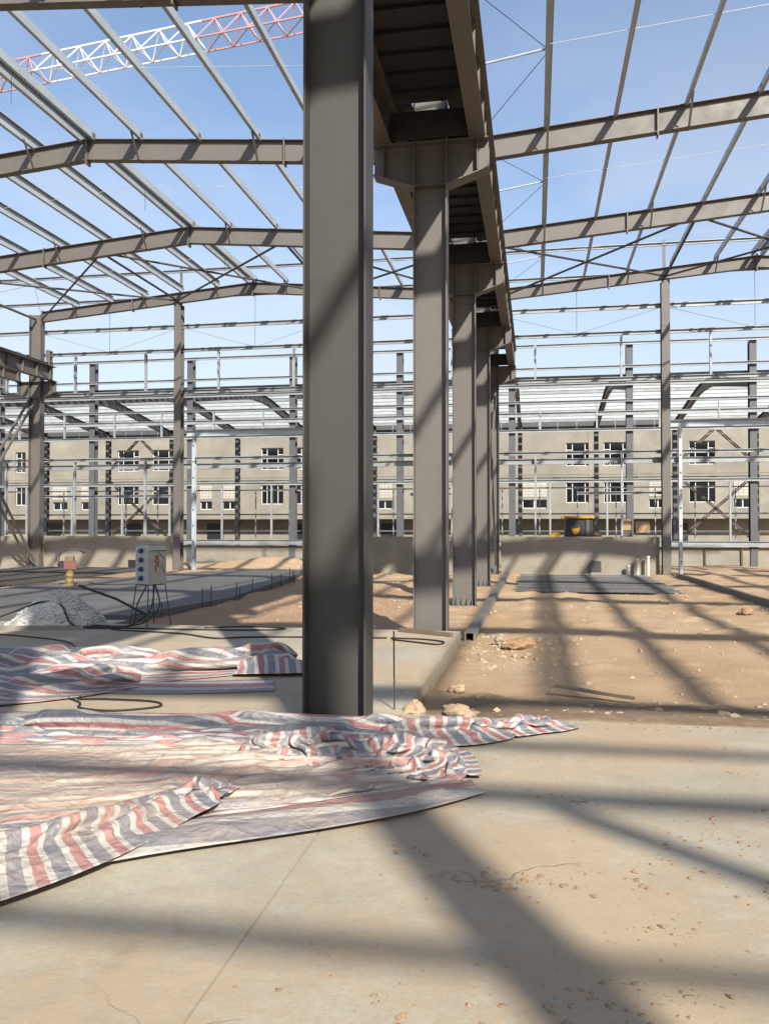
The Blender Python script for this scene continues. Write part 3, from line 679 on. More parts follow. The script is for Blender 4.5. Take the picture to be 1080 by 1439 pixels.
for x in np.arange(-62, 34, 8.4): MB().b2((x - .2, BY - 0.03, 2.21), (x + .2, BY - 0.004, 10.85)).build('pilaster', 'facade', bl)

# ================================================================== tower crane jib over the left bay
tw = thing('tower_crane', 'red and white lattice tower crane jib crossing the sky over the left roof bay', 'crane')
J0 = Vector((-16.25, 39.16, 25.9)); jd = Vector((-25.78 + 10.7, 40.57 - 38.5, 0)).normalized(); jn = Vector((-jd.y, jd.x, 0))
def jib_seg(s0, s1, mat, n_):
    mb = MB(); P = lambda s, k: J0 + jd * s + (Vector((0, 0, 0.75)) if k == 0 else jn * (0.62 if k == 1 else -0.62) + Vector((0, 0, -0.45)))
    for k in range(3): mb.tube([P(s0, k), P(s1, k)], 0.06 if k == 0 else 0.048, 6)
    st = (s1 - s0) / n_
    for i in range(n_):
        a, m_, b = s0 + st * i, s0 + st * (i + .5), s0 + st * (i + 1)
        for k in (1, 2): mb.tube([P(a, k), P(m_, 0)], 0.03, 5); mb.tube([P(m_, 0), P(b, k)], 0.03, 5); 
        mb.tube([P(a, 1), P(a, 2)], 0.035, 5); mb.tube([P(a, 1), P(b, 2)], 0.03, 5)
    return mb.build('jib_section', mat, tw)
L = (Vector((-25.78, 40.57, 0)) - Vector((-16.25, 39.16, 0))).length
jib_seg(0.02, L - .02, 'crane_white', 6); jib_seg(-L * 0.9, -0.02, 'crane_red', 6); jib_seg(L + .02, L * 2, 'crane_red', 6); jib_seg(L * 2 + .04, L * 3, 'crane_white', 6); jib_seg(-L * 1.9, -L * .9 - .04, 'crane_white', 6)
mp_ = J0 + jd * (L * 3 + 1.0)
mast = MB()
for a, b in ((-.8, -.8), (.8, -.8), (.8, .8), (-.8, .8)): mast.tube([(mp_.x + a, mp_.y + b, -.5), (mp_.x + a, mp_.y + b, 31)], 0.09, 6)
for k in range(20):
    z = -.5 + 1.5 * k
    for a, b, c, d in ((-.8, -.8, .8, -.8), (.8, -.8, .8, .8), (.8, .8, -.8, .8), (-.8, .8, -.8, -.8)): mast.tube([(mp_.x + a, mp_.y + b, z), (mp_.x + c, mp_.y + d, z + 1.5)], 0.05, 5)
mast.build('mast', 'crane_red', tw)

# ================================================================== machines seen over the wall
ld = thing('skid_loader', 'yellow armed compact loader with a black cab parked behind the low wall', 'loader', (1.72, 37.0, -0.3))
MB().b2((-0.62, -0.5, 0.35), (0.78, 0.9, 0.95)).b2((-0.5, -0.3, 0.95), (0.8, 0.9, 1.15)).build('body', 'yellow', ld)
cab = MB().add([(-0.5, -0.45, 0.96), (0.72, -0.45, 0.96), (0.72, 0.85, 1.16), (-0.5, 0.85, 1.16), (-0.44, -0.40, 2.16), (0.66, -0.40, 2.16), (0.66, 0.8, 2.16), (-0.44, 0.8, 2.16)], [(0, 3, 2, 1), (4, 5, 6, 7), (0, 1, 5, 4), (1, 2, 6, 5), (2, 3, 7, 6), (3, 0, 4, 7)]).build('cab', 'black', ld)
MB().b2((-0.62, -0.5, 2.162), (0.74, 0.9, 2.25)).build('roof', 'yellow', cab)
MB().b2((0.40, -0.475, 0.98), (0.52, -0.452, 2.1)).build('door_pillar', 'dark', cab)
e = MB(); s_ = 0.17; pts = [(-1, 1), (-.45, .6), (.45, .6), (1, 1), (.9, -.1), (.5, -.65), (0, -1), (-.5, -.65), (-.9, -.1)]
e.ext([(a * s_ - .05, b * s_ + 1.62) for a, b in pts], (0, -0.475, 0), (0, -0.447, 0), (1, 0, 0), (0, 0, 1)).build('emblem', 'yellow', cab)
for x in (-0.78, 0.94):
    for y in (-0.25, 0.65):
        w_ = MB().cyl((x - .13, y, 0.38), (x + .13, y, 0.38), 0.38, 20).build('wheel', 'rubber', ld); MB().cyl((x - .135, y, 0.38), (x + .135, y, 0.38), 0.2, 14).build('rim', 'yellow', w_)
for x in (-0.72, 0.88): MB().bar((x, 0.8, 1.5), (x - .02, -1.0, 0.75), 0.12, 0.16).build('lift_arm', 'yellow', ld)
MB().add([(-1.75, -1.2, 0.9), (-0.7, -1.2, 0.9), (-0.7, -1.2, 1.65), (-1.0, -1.2, 1.55), (-1.75, -0.4, 0.9), (-0.7, -0.4, 0.9), (-0.7, -0.4, 1.65), (-1.0, -0.4, 1.55)], [(0, 1, 2, 3), (7, 6, 5, 4), (0, 4, 5, 1), (1, 5, 6, 2), (2, 6, 7, 3), (3, 7, 4, 0)]).build('bucket', 'yellow', ld)
MB().b2((0.72, -0.35, 1.0), (1.05, 0.3, 1.45)).build('engine_cover', 'red', ld)
gp = thing('site_generator', 'tan and black generator set standing right of the loader behind the wall', 'generator', (4.0, 37.5, -0.3))
MB().b2((-0.55, -0.4, 0.25), (0.7, 0.4, 1.15)).build('engine', 'black', gp); MB().b2((-0.35, -0.38, 1.152), (0.05, 0.38, 2.05)).build('radiator', 'brown', gp)
MB().b2((-0.42, -0.42, 1.65), (0.0, -0.385, 2.12)).build('cover', 'cardboard', gp); MB().b2((0.2, -0.4, 1.55), (0.78, 0.4, 2.02)).build('canopy', 'cardboard', gp)
for x in (0.24, 0.74): MB().b2((x - .02, -0.36, 1.152), (x + .02, -0.32, 1.548)).build('canopy_post', 'dark', gp)
for x in (-.4, .5): MB().b2((x - .1, -0.45, 0), (x + .1, 0.45, 0.248)).build('skid', 'dark', gp)

# ================================================================== things on the floor
# distribution box on rod legs
bx = thing('distribution_box', 'pale grey power distribution box with four blue sockets on thin rod legs', 'electric box', (-5.86, 12.2, 0.0), R(62))
MB().b2((-0.165, -0.16, 0.65), (0.165, 0.16, 1.26)).build('enclosure', 'box_paint', bx)
# faces: local -x side carries the sockets, local -y carries the door
dr = MB().b2((-0.155, -0.175, 0.67), (0.155, -0.162, 1.17)).build('door', 'box_front', bx)
mk = MB()
for st_ in ([(-.05, 1.09), (-.02, 1.05), (-.055, 1.0), (-.01, .97), (-.05, .90), (-.03, .84)], [(.0, 1.10), (-.01, 1.04), (.02, 1.0), (-.005, .94), (.015, .91)]):
    for p_, q_ in zip(st_[:-1], st_[1:]): mk.bar((p_[0], -0.1775, p_[1]), (q_[0], -0.1775, q_[1]), 0.003, 0.022, (0, 0, 1) if abs(q_[1] - p_[1]) < .01 else (1, 0, 0))
mk.build('warning_mark', 'red', dr)
mk = MB()
for p_, q_ in (((.03, 1.12), (.12, 1.03)), ((.06, .95), (.13, .80)), ((.02, 1.14), (-.03, 1.12))): mk.bar((p_[0], -0.1772, p_[1]), (q_[0], -0.1772, q_[1]), 0.0025, 0.009, (1, 0, 0))
mk.build('pen_lines', 'black', dr)
MB().b2((-.15, -.180, 1.155), (.15, -.176, 1.168)).build('door_edge', 'dark', dr)
MB().b2((-0.175, -0.19, 1.262), (0.175, 0.17, 1.275)).build('lid', 'box_front', bx)
for k in range(4):
    so = MB().cyl((-0.166, 0, 0.745 + .14 * k), (-0.205, 0, 0.735 + .14 * k), 0.038, 16).build('socket', 'blue', bx)
    MB().cyl((-0.206, 0, 0.735 + .14 * k), (-0.22, 0, 0.732 + .14 * k), 0.028, 14).build('cap', 'blue', so)
for sx_ in (-1, 1):
    for sy in (-1, 1): MB().tube([(sx_ * .155, sy * .15, 0.648), (sx_ * .22, sy * .215, 0.0)], 0.009, 6).build('leg', 'rod', bx)
br = MB()
for a, b in (((-1, -1), (1, -1)), ((1, -1), (1, 1)), ((1, 1), (-1, 1)), ((-1, 1), (-1, -1))): br.tube([(a[0] * .203, a[1] * .198, 0.17), (b[0] * .203, b[1] * .198, 0.17)], 0.006, 5); br.tube([(a[0] * .156, a[1] * .151, 0.64), (b[0] * .156, b[1] * .151, 0.64)], 0.008, 5)
br.build('leg_brace', 'rod', bx)
# gravel heap
def heap(name, label, cx, cy, rx, ry, h, mat, nst, rs):
    nu = 60; u = np.linspace(-1.15, 1.15, nu); U, Vv = np.meshgrid(u, u); rr = np.sqrt(U ** 2 + Vv ** 2) + 0.25 * (fbm(U * 2 + cx, Vv * 2, 3) - .5)
    zz = h * np.clip(1 - rr, 0, 1) ** 0.72 * (0.9 + .25 * fbm(U * 4, Vv * 4 + cy, 3)) + 0.05 * (fbm(U * 16, Vv * 16, 3) - .5) * (rr < 1) - 0.01
    m = np_mesh(name, np.stack([U.ravel() * rx + cx, Vv.ravel() * ry + cy, zz.ravel()], 1), grid_faces(nu, nu), mat, False)
    o = tag(link(name, m), label, 'gravel heap')
    P = []
    for k in range(nst):
        a = random.random() * 6.283; r_ = random.random() ** 0.6 * 1.05; x, y = math.cos(a) * r_, math.sin(a) * r_
        j = int((x + 1.15) / 2.3 * (nu - 1)); i_ = int((y + 1.15) / 2.3 * (nu - 1)); P.append((x * rx + cx, y * ry + cy, max(0, zz[i_, j]), rs * random.uniform(.5, 1.4)))
    s = stones_mesh(P, mat); q = stuff(link('stones', s, o)); return o
def stones_mesh(P, mat, flat_=0.7):
    base = [Vector(p).normalized() for p in ((1, 0, 0), (-1, 0, 0), (0, 1, 0), (0, -1, 0), (0, 0, 1), (0, 0, -1), (1, 1, 1), (-1, 1, .8), (1, -1, .8), (-1, -1, 1))]
    import bmesh
    bm = bmesh.new(); vs = [bm.verts.new(p) for p in base]; bmesh.ops.convex_hull(bm, input=vs); bm.verts.ensure_lookup_table(); bm.faces.ensure_lookup_table()
    tv = np.array([v.co[:] for v in bm.verts]); idx = {v: i for i, v in enumerate(bm.verts)}; tf = [[idx[v] for v in f.verts] for f in bm.faces]; bm.free()
    n_ = len(P); P = np.array(P); jit = 1 + 0.35 * (rng.random((n_, len(tv), 1)) - .5) * 2; sc = np.stack([rng.uniform(.7, 1.3, n_), rng.uniform(.7, 1.3, n_), rng.uniform(.45, .9, n_) * flat_ / .7], 1)
    a = rng.random(n_) * 6.283; c, s = np.cos(a), np.sin(a); T = tv[None] * jit * sc[:, None, :] * P[:, 3][:, None, None]
    X = T[..., 0] * c[:, None] - T[..., 1] * s[:, None]; Yy = T[..., 0] * s[:, None] + T[..., 1] * c[:, None]
    V = np.stack([X, Yy, T[..., 2]], -1) + P[:, None, :3]; V = V.reshape(-1, 3)
    F = [[i + k * len(tv) for i in f] for k in range(n_) for f in tf]
    m = bpy.data.meshes.new('stones'); m.from_pydata(V.tolist(), [], F); m.materials.append(M[mat]); m.update(); return m
heap('gravel_heap', 'pale crushed gravel heap on the slab left of the distribution box', -7.46, 12.2, 0.74, 0.62, 0.55, 'gravel', 4200, 0.021)
# steel shapes lying in front of the heap
o = MB().ext([(-.11, 0), (.11, 0), (.11, .008), (-.10, .008), (-.10, .06), (-.11, .06)], (-9.2, 11.2, 0.002), (-6.62, 11.62, 0.002), (-.16, .98, 0), (0, 0, 1)).build('steel_angle', 'kerb'); tag(o, 'long grey steel angle lying on the slab before the gravel heap', 'steel angle')
o = MB().tube([(-6.95, 12.0, 0.62), (-6.72, 12.75, 0.35), (-6.42, 13.3, 0.02)], 0.022, 8).build('steel_pipe', 'rod'); tag(o, 'dark pipe leaning over the right side of the gravel heap', 'pipe')
# cables
def cable(label, pts, r=0.012, name='cable', mat='rubber'):
    o = MB().tube(smoothpath(pts, 8), r, 6).build(name, mat, smooth=True); return tag(o, label, 'cable')
cz = 0.013
cable('black cable hanging from the distribution box and looping round the slab', [(-5.86, 12.1, 0.66), (-5.98, 12.0, 0.35), (-6.0, 11.95, 0.12), (-6.1, 11.9, cz), (-6.7, 12.0, cz), (-6.95, 11.75, cz), (-6.5, 11.65, cz), (-5.9, 11.75, cz), (-5.0, 11.75, cz), (-3.9, 11.9, cz), (-3.7, 12.15, cz), (-4.3, 12.25, cz), (-4.9, 12.0, cz)])
cable('thin black cable dropping from the middle of the box to the floor', [(-5.78, 12.16, 0.66), (-5.80, 12.1, 0.3), (-5.95, 12.05, 0.1), (-6.2, 11.8, cz), (-7.0, 11.7, cz), (-8.3, 11.25, cz), (-9.5, 11.0, cz)])
cable('black cable stretched across the slab towards the foreground column', [(-5.82, 12.25, 0.66), (-5.72, 12.2, 0.3), (-5.9, 12.0, 0.06), (-6.2, 11.6, cz), (-5.0, 11.3, cz), (-4.3, 10.9, cz), (-3.9, 11.1, cz), (-3.0, 11.25, cz), (-2.0, 11.35, cz)])
cable('black hose draped over the gravel heap', [(-9.6, 11.6, cz), (-8.6, 11.75, cz), (-8.05, 11.85, 0.18), (-7.55, 11.9, 0.36), (-7.2, 11.9, 0.33), (-6.92, 11.75, 0.05), (-6.6, 11.85, cz), (-6.15, 11.95, cz)], 0.014)
cable('thin cable curving behind the rear tarpaulin at left', [(-8.6, 10.9, cz), (-7.4, 10.75, cz), (-6.2, 10.3, cz), (-5.6, 9.6, cz), (-5.5, 9.2, cz)], 0.01)
cable('wire loop lying on the slab between the two tarpaulins', [(-4.6, 7.15, cz), (-4.25, 7.0, cz), (-3.9, 6.75, cz), (-3.78, 6.55, cz), (-3.45, 6.5, cz), (-3.15, 6.72, cz), (-3.3, 6.9, cz), (-3.75, 6.92, cz), (-4.0, 6.9, cz), (-4.0, 7.2, cz), (-4.12, 7.5, .05)], 0.009)
cable('dark wire loop on the slab right of the foreground column', [(-1.9, 11.2, cz), (-1.55, 11.0, cz), (-1.25, 10.85, cz), (-1.2, 11.1, cz), (-1.5, 11.3, cz), (-1.95, 11.35, cz)], 0.011)
# thin rod standing by the column, timber, plank
tag(MB().tube([(-1.17, 7.0, -0.0), (-1.175, 7.0, 0.66)], 0.007, 6).build('rebar_stake', 'rod'), 'thin rebar stake standing upright beside the foreground column', 'rebar')
tag(MB().bar((-1.95, 12.15, 0.03), (-1.15, 11.7, 0.03), 0.07, 0.05).build('timber_batten', 'wood'), 'short timber batten lying at the foot of the second column', 'timber')
pk = MB(); n_ = 9
for k in range(n_):
    a, b = k / n_, (k + 1) / n_; wob = lambda u: 0.012 * math.sin(u * 7); w0 = 0.05 * (1 - .35 * a)
    pk.bar((0.18 + .75 * a, 8.62 - .26 * a + wob(a), -0.055 - .05 * a), (0.18 + .75 * b, 8.62 - .26 * b + wob(b), -0.055 - .05 * b), 0.09 * (1 - .4 * a), 0.022)
tag(pk.build('plank', 'wood'), 'dark weathered plank lying on the damp soil', 'plank')
# larger stones
def boulder(label, x, y, z, r, mat, sq=(1, 1, .7), seed=0):
    import bmesh
    bm = bmesh.new(); bmesh.ops.create_icosphere(bm, subdivisions=4, radius=1.0)
    for v in bm.verts:
        p = v.co.copy(); d = 1 + 0.45 * (mnoise.fractal(p * 0.9 + Vector((seed * 7.1, 0, 0)), 0.9, 2.1, 4)) + 0.10 * mnoise.noise(p * 3.5 + Vector((seed, 3, 1)))
        cell = mnoise.cell(p * 1.3 + Vector((seed, 0, 0))); v.co = Vector((p.x * sq[0], p.y * sq[1], p.z * sq[2])) * d * r * (1 + .04 * cell)
    m = bpy.data.meshes.new('stone'); bm.to_mesh(m); bm.free(); m.materials.append(M[mat]); m.polygons.foreach_set('use_smooth', [True] * len(m.polygons))
    return tag(link('stone', m, None, (x, y, z), (0, 0, seed * 1.3)), label, 'stone')
boulder('pale boulder behind the tarpaulin nearest the foreground column', -1.0, 7.05, -0.01, 0.12, 'stone', (1.05, .8, .75), 1)
boulder('tan flat boulder behind the tarpaulin tail', -0.63, 7.12, -0.03, 0.13, 'stone', (1.15, .8, .55), 2)
boulder('orange brown slab of rock on the soil near the channel end', -0.22, 12.0, -0.13, 0.17, 'stone_brown', (1.5, .9, .6), 3)
boulder('small pale stone left of the orange brown rock', -0.52, 12.35, -0.12, 0.075, 'stone_pale', (1, 1, .9), 4)
boulder('small brown stone lying behind the two boulders', -0.77, 8.5, -0.1, 0.075, 'stone', (1.1, .9, .8), 5)
boulder('small brown rock on the sunlit soil at the right edge', 4.05, 17.5, -0.14, 0.12, 'stone_brown', (1.2, .9, .7), 6)
# loose stones on the soil
P = []
def gz1(x, y): return float(ground_z(np.array([x]), np.array([y]))[0])
for k in range(5200):
    y = 7.3 + 23 * random.random() ** 1.5; x = random.uniform(-0.9, 5 + y * 0.12)
    if vn(np.array([x * .9 + 3]), np.array([y * .9]))[0] < random.random() * .9: continue
    P.append((x, y, 0, 0.005 + 0.05 * random.random() ** 8))
for k in range(1500):
    y = random.uniform(12.6, 29); x = random.uniform(-6.4, -1.2); P.append((x, y, 0, 0.012 + 0.04 * random.random() ** 4))
for k in range(260):
    a = random.gauss(0, 0.5); P.append((-0.3 + random.gauss(0, .55), 12.2 + random.gauss(0, .9), 0, 0.02 + 0.045 * random.random() ** 3))
P = np.array(P); ok = ~inside(PAD, P[:, 0], P[:, 1]); P = P[ok]; P[:, 2] = ground_z(P[:, 0], P[:, 1]) - P[:, 3] * 0.15
stuff(tag(link('loose_stones', stones_mesh(P.tolist(), 'stone')), 'loose tan stones scattered over the bare soil', 'stones'))
# clay clods and crumbs on the slab
P = []
cl = [(0.35, 2.9, .16, 40), (-0.12, 3.72, .13, 60), (1.15, 3.0, .13, 50), (0.9, 4.4, .2, 30), (0.2, 4.9, .15, 18), (1.95, 3.75, .12, 34), (1.35, 4.7, .25, 26), (0.75, 3.9, .3, 30), (-0.75, 4.05, .15, 14), (0.1, 2.6, .35, 40), (1.3, 5.5, .5, 16), (0.55, 3.35, .12, 16)]
for cx, cy, sd, n_ in cl:
    for k in range(int(n_ * 3.2)): P.append((cx + random.gauss(0, sd * 1.0), cy + random.gauss(0, sd * .5), 0.0, 0.002 + 0.017 * random.random() ** 5))
for k in range(1500): P.append((random.uniform(-1.0, 3), random.uniform(2.2, 6.4), 0.001, 0.0015 + 0.007 * random.random() ** 4))
for k in range(300): P.append((random.uniform(-0.9, 3.2), 6.78 + random.gauss(0, .12), 0.002, 0.003 + 0.012 * random.random() ** 4))
stuff(tag(link('clay_clods', stones_mesh(P, 'clod', 0.5)), 'dry clay clods and crumbs strewn over the slab', 'clods'))
# rebar mat on the soil, pipe stubs, block
rm = thing('rebar_mat', 'dark steel rebar mat spread on the soil before the right low wall', 'rebar mat', (0, 0, -0.19))
nu = 40; U_, V_ = np.meshgrid(np.linspace(-0.5, 3.7, nu), np.linspace(22.5, 30.0, nu)); zz = -0.03 + 0.05 * fbm(U_ * 1.3, V_ * 1.3, 3)
link('membrane', np_mesh('membrane', np.stack([U_.ravel() + .12 * (fbm(V_ * 2, U_, 2).ravel() - .5), V_.ravel(), zz.ravel()], 1), grid_faces(nu, nu), 'membrane'), rm)
lx = MB().cyl((0, 22.4, 0), (0, 30.1, 0), 0.013, 5).mesh('long_bar', 'bar'); ly = MB().cyl((-0.55, 0, 0), (3.75, 0, 0), 0.013, 5).mesh('cross_bar', 'bar')
for x in np.arange(-0.5, 3.75, 0.24): link('long_bar', lx, rm, (x + random.uniform(-.02, .02), 0, random.uniform(-.01, .02)), (0, 0, random.uniform(-.002, .002)))
for y in np.arange(22.5, 30.1, 0.42): link('cross_bar', ly, rm, (random.uniform(-.06, .06), y, 0.026 + random.uniform(-.005, .01)))
for k, (x, h, l_) in enumerate(((3.2, .30, 'short white pipe stub at the left of the three by the wall'), (3.5, .52, 'middle white pipe stub of the three by the wall'), (3.85, .62, 'tall white pipe stub nearest the wind column'))):
    o = MB(); pts = [(math.cos(a) * .055, math.sin(a) * .055) for a in np.linspace(0, 6.283, 13)[:-1]]; o.cyl((x, 30.42, -0.25), (x, 30.42, -0.2 + h), 0.055, 14).cyl((x, 30.42, -0.2 + h), (x, 30.42, -0.12 + h), 0.066, 14)
    tag(o.build('pipe_stub', 'pvc'), l_, 'pipe', 'white pipe stubs by the wall')
o = thing('wall_block', 'dark square duct block against the right low wall', 'duct', (2.1, 30.5, -0.2)); mb = MB().b2((-.17, -.1, 0.12), (.17, -.08, .5)).b2((-.17, .06, .12), (.17, .08, .5)).b2((-.17, -.079, .12), (-.15, .059, .5)).b2((.15, -.079, .12), (.17, .059, .5)); mb.build('duct_box', 'rod', o); MB().b2((-.2, -.08, 0), (.2, .08, .118)).build('foot', 'kerb', o)
o = thing('vent_block', 'small dark grated box at the foot of the left low wall', 'duct', (-15.3, 30.5, -0.2)); MB().b2((-.3, -.1, 0), (.3, .1, .5)).build('box', 'kerb', o); MB().b2((-.24, -.115, .14), (.24, -.101, .42)).build('grate', 'black', o)
# rebar stubs along the fresh pad
ORD = 'first second third fourth fifth sixth seventh eighth ninth tenth eleventh twelfth thirteenth fourteenth'.split()
for w_, y in zip(ORD, sorted(random.uniform(14.2, 28.5) for _ in range(14))):
    x = float(np.interp(y, [13.7, 17.5, 24, 29.2], [-7.0, -6.55, -7.2, -8.1])) + 0.08
    tag(MB().tube([(x, y, -0.2), (x + random.uniform(-.02, .02), y, 0.12 + random.random() * .2)], 0.011, 5).build('rebar_stub', 'rod'), w_ + ' rebar stub from the box along the edge of the fresh concrete', 'rebar', 'rebar stubs along the fresh concrete')
# tamping rammer on the fresh pad
rmx = thing('tamping_rammer', 'orange and yellow tamping rammer with a looped handle on the fresh concrete', 'rammer', (-11.98, 20.2, -0.02), R(20))
MB().b2((-.14, -.17, 0), (.14, .17, .05)).build('shoe', 'wood', rmx)
MB().tube([(0, 0, .05), (.005, 0, .12), (.01, 0, .19), (.015, 0, .26), (.02, 0, .33), (.03, 0, .42)], [.10, .115, .095, .115, .095, .11], 14).build('bellows', 'bellows', rmx)
MB().box((0.02, 0, .54), (.30, .26, .22), R(8)).build('engine', 'rust', rmx)
MB().cyl((-.2, -.08, .56), (-.2, .10, .56), 0.09, 14).build('air_filter', 'black', rmx)
MB().b2((-.1, -.1, .652), (.12, .1, .76)).build('fuel_tank', 'wood', rmx)
MB().tube(smoothpath([(-.3, -.16, .62), (-.27, -.17, .80), (-.1, -.17, .92), (.2, -.16, .95), (.34, -.1, .88), (.36, 0, .85), (.34, .1, .88), (.2, .16, .95), (-.1, .17, .92), (-.27, .17, .80), (-.3, .16, .62)], 5), 0.018, 7).build('handle', 'rod', rmx, True)
tag(MB().tube(smoothpath([(-3.0 - 9.0, 21.2, .0), (-11.2, 20.5, 0.0), (-10.4, 20.9, 0.0)], 6), 0.012, 6).build('hose', 'rubber'), 'black hose trailing from the rammer over the fresh concrete', 'hose')
# unpoured corner with rebar and sand at far left
rm2 = thing('rebar_grid', 'rebar grid over sand left of the fresh concrete', 'rebar mat', (0, 0, -0.06))
lx = MB().cyl((0, 17.5, 0), (0, 29.4, 0), 0.012, 5).mesh('long_bar', 'rod'); ly = MB().cyl((-19.0, 0, 0), (-13.5, 0, 0), 0.012, 5).mesh('cross_bar', 'rod')
for x in np.arange(-18.9, -13.5, 0.25): link('long_bar', lx, rm2, (x, 0, 0.02))
for y in np.arange(17.6, 29.3, 0.25): link('cross_bar', ly, rm2, (random.uniform(-.1, .1), y, 0.046))
# green bucket and blue stand by the far columns
o = thing('green_bucket', 'green plastic bucket between the second and third columns', 'bucket', (-1.86, 16.3, -0.2)); MB().tube([(0, 0, 0), (0, 0, .26)], [.11, .14], 16).build('pail', 'green', o); MB().tube(smoothpath([(-.14, 0, .25), (0, 0, .36), (.14, 0, .25)], 5), .006, 5).build('handle', 'rod', o)

# ================================================================== tarpaulins
def cloth(name, parent, P3, uv, dust, th=0.004):
    """P3: (nv,nu,3) grid, uv: (nv,nu,2) stripe coordinates"""
    nv, nu = P3.shape[:2]; F = grid_faces(nu, nv); m = np_mesh(name, P3.reshape(-1, 3), F, 'tarp')
    l_ = m.uv_layers.new(name='cloth'); vi = np.empty(len(m.loops), int); m.loops.foreach_get('vertex_index', vi); l_.data.foreach_set('uv', uv.reshape(-1, 2)[vi].astype(np.float32).ravel())
    d = dust.ravel() if hasattr(dust, 'ravel') else np.full(nv * nu, dust); vcol(m, 'dust', np.stack([d, d, d], 1))
    o = link(name, m, parent); sm = o.modifiers.new('thickness', 'SOLIDIFY'); sm.thickness = th; sm.offset = 1
    ss = o.modifiers.new('smooth', 'SUBSURF'); ss.levels = ss.render_levels = 1; o.modifiers.move(1, 0); return o
def resample(pts, n):
    p = np.array([q[:2] for q in smoothpath([(a, b, 0) for a, b in pts], 10)]); d = np.r_[0, np.cumsum(np.linalg.norm(np.diff(p, axis=0), axis=1))]
    s = np.linspace(0, d[-1], n); return np.stack([np.interp(s, d, p[:, k]) for k in (0, 1)], 1), d[-1]
def _proj(P, A, B, rest, k):
    d = P[B] - P[A]; l_ = np.sqrt((d * d).sum(-1, keepdims=True)) + 1e-9; c = d * (0.5 * k * (1 - rest / l_)); P[A] += c; P[B] -= c
def settle(T, ru, rv, steps, seed, pull=0.03, bend=0.16, lift=0.02, grav=0.0012, floor=0.004, amp=0.05, freq=3.0, hill=0.0, hs=(1.4, 3.0)):
    """let a sheet with rest spacing ru, rv settle and buckle over the ground outline T (nv,nu,2); hill is cloth bunched underneath"""
    nv, nu = T.shape[:2]; I, J = np.meshgrid(np.arange(nu), np.arange(nv)); x, y = I * ru, J * rv; S = slice
    ev = np.minimum(J, nv - 1 - J) / (nv / 2); eu = np.minimum(I, nu - 1 - I) * ru
    wv = fbm(x * .8 + seed, y * .8, 3) - .5
    hl = hill * sstep(0.0, .75, ev) * sstep(0, .25, eu) * (0.25 + 1.1 * ridg(x * hs[0] + 2.0 * wv + seed, y * hs[1] + 2.5 * wv + 3 * seed, 2) ** 2) * (0.4 + 1.2 * fbm(x * .9 + seed, y * .9 + 7, 2))
    FL = floor + hl
    P = np.zeros((nv, nu, 3)); P[..., :2] = T; P[..., 2] = FL + lift + amp * ridg(x * freq + seed + wv, y * freq * 1.5 + 2 * seed, 2) ** 2
    P[..., 0] += 0.03 * (fbm(x * 2 + seed, y * 2, 2) - .5); P[..., 1] += 0.03 * (fbm(x * 2, y * 2 + seed, 2) - .5)
    Q = P.copy(); U = []
    for o in (0, 1): U.append(((S(None), S(o, nu - 1, 2)), (S(None), S(o + 1, nu, 2)), ru, 1.0, False))
    for o in (0, 1): U.append(((S(o, nv - 1, 2), S(None)), (S(o + 1, nv, 2), S(None)), rv, 1.0, False))
    dg = math.hypot(ru, rv)
    for o in (0, 1):
        U.append(((S(o, nv - 1, 2), S(0, nu - 1)), (S(o + 1, nv, 2), S(1, nu)), dg, 0.3, False)); U.append(((S(o, nv - 1, 2), S(1, nu)), (S(o + 1, nv, 2), S(0, nu - 1)), dg, 0.3, False))
    for q, kk in ((2, bend), (4, bend * .35)):
        for o in range(2 * q):
            U.append(((S(None), S(o, nu - q, 2 * q)), (S(None), S(o + q, nu, 2 * q)), q * ru * .97, kk, True)); U.append(((S(o, nv - q, 2 * q), S(None)), (S(o + q, nv, 2 * q), S(None)), q * rv * .97, kk, True))
    for it in range(steps):
        v = (P - Q) * 0.92; Q = P.copy(); v[..., 2] -= grav; low = P[..., 2] < FL + .006; v[low, :2] *= 0.3; P = P + v
        pk = pull if it < steps * .75 else pull * .2; P[..., :2] += (T - P[..., :2]) * pk
        for A, B, r_, k, short in U:
            a = P[A]; b = P[B]; na = min(a.shape[0], b.shape[0]); ma = min(a.shape[1], b.shape[1])
            if na == 0 or ma == 0: continue
            a = a[:na, :ma]; b = b[:na, :ma]; d = b - a; l_ = np.sqrt((d * d).sum(-1, keepdims=True)) + 1e-9; f = 1 - r_ / l_
            if short: f = np.minimum(f, 0)
            c = d * (0.5 * k * f); a += c; b -= c
        P[..., 2] = np.maximum(P[..., 2], FL)
    return P
def bunch(name, parent, path, wid, rest_w, rest_l, step, stripes, per, seed, dust=0.0, steps=150, skew=0.0, phase=0.0, **kw):
    """a strip of sheet bunched along a path: wid is its footprint, rest_w its true width"""
    nu = int(rest_l / step) + 1; nv = int(rest_w / step) + 1
    C, L_ = resample(path, nu); Tn = np.gradient(C, axis=0); Tn /= np.linalg.norm(Tn, axis=1)[:, None]; N = np.stack([-Tn[:, 1], Tn[:, 0]], 1)
    w = np.interp(np.linspace(0, 1, nu), np.linspace(0, 1, len(wid)), wid); v = np.linspace(-.5, .5, nv)
    T = C[None] + N[None] * (v[:, None] * w[None])[..., None]
    P = settle(T, rest_l / (nu - 1), rest_w / (nv - 1), steps, seed, **kw)
    S_, V_ = np.meshgrid(np.linspace(0, rest_l, nu), np.linspace(0, rest_w, nv))
    a = (S_ + skew * V_) / per if stripes == 'across' else (V_ + skew * S_) / per
    return cloth(name, parent, P, np.stack([a + phase, S_], -1), dust(T[..., 0], T[..., 1]) if callable(dust) else dust)
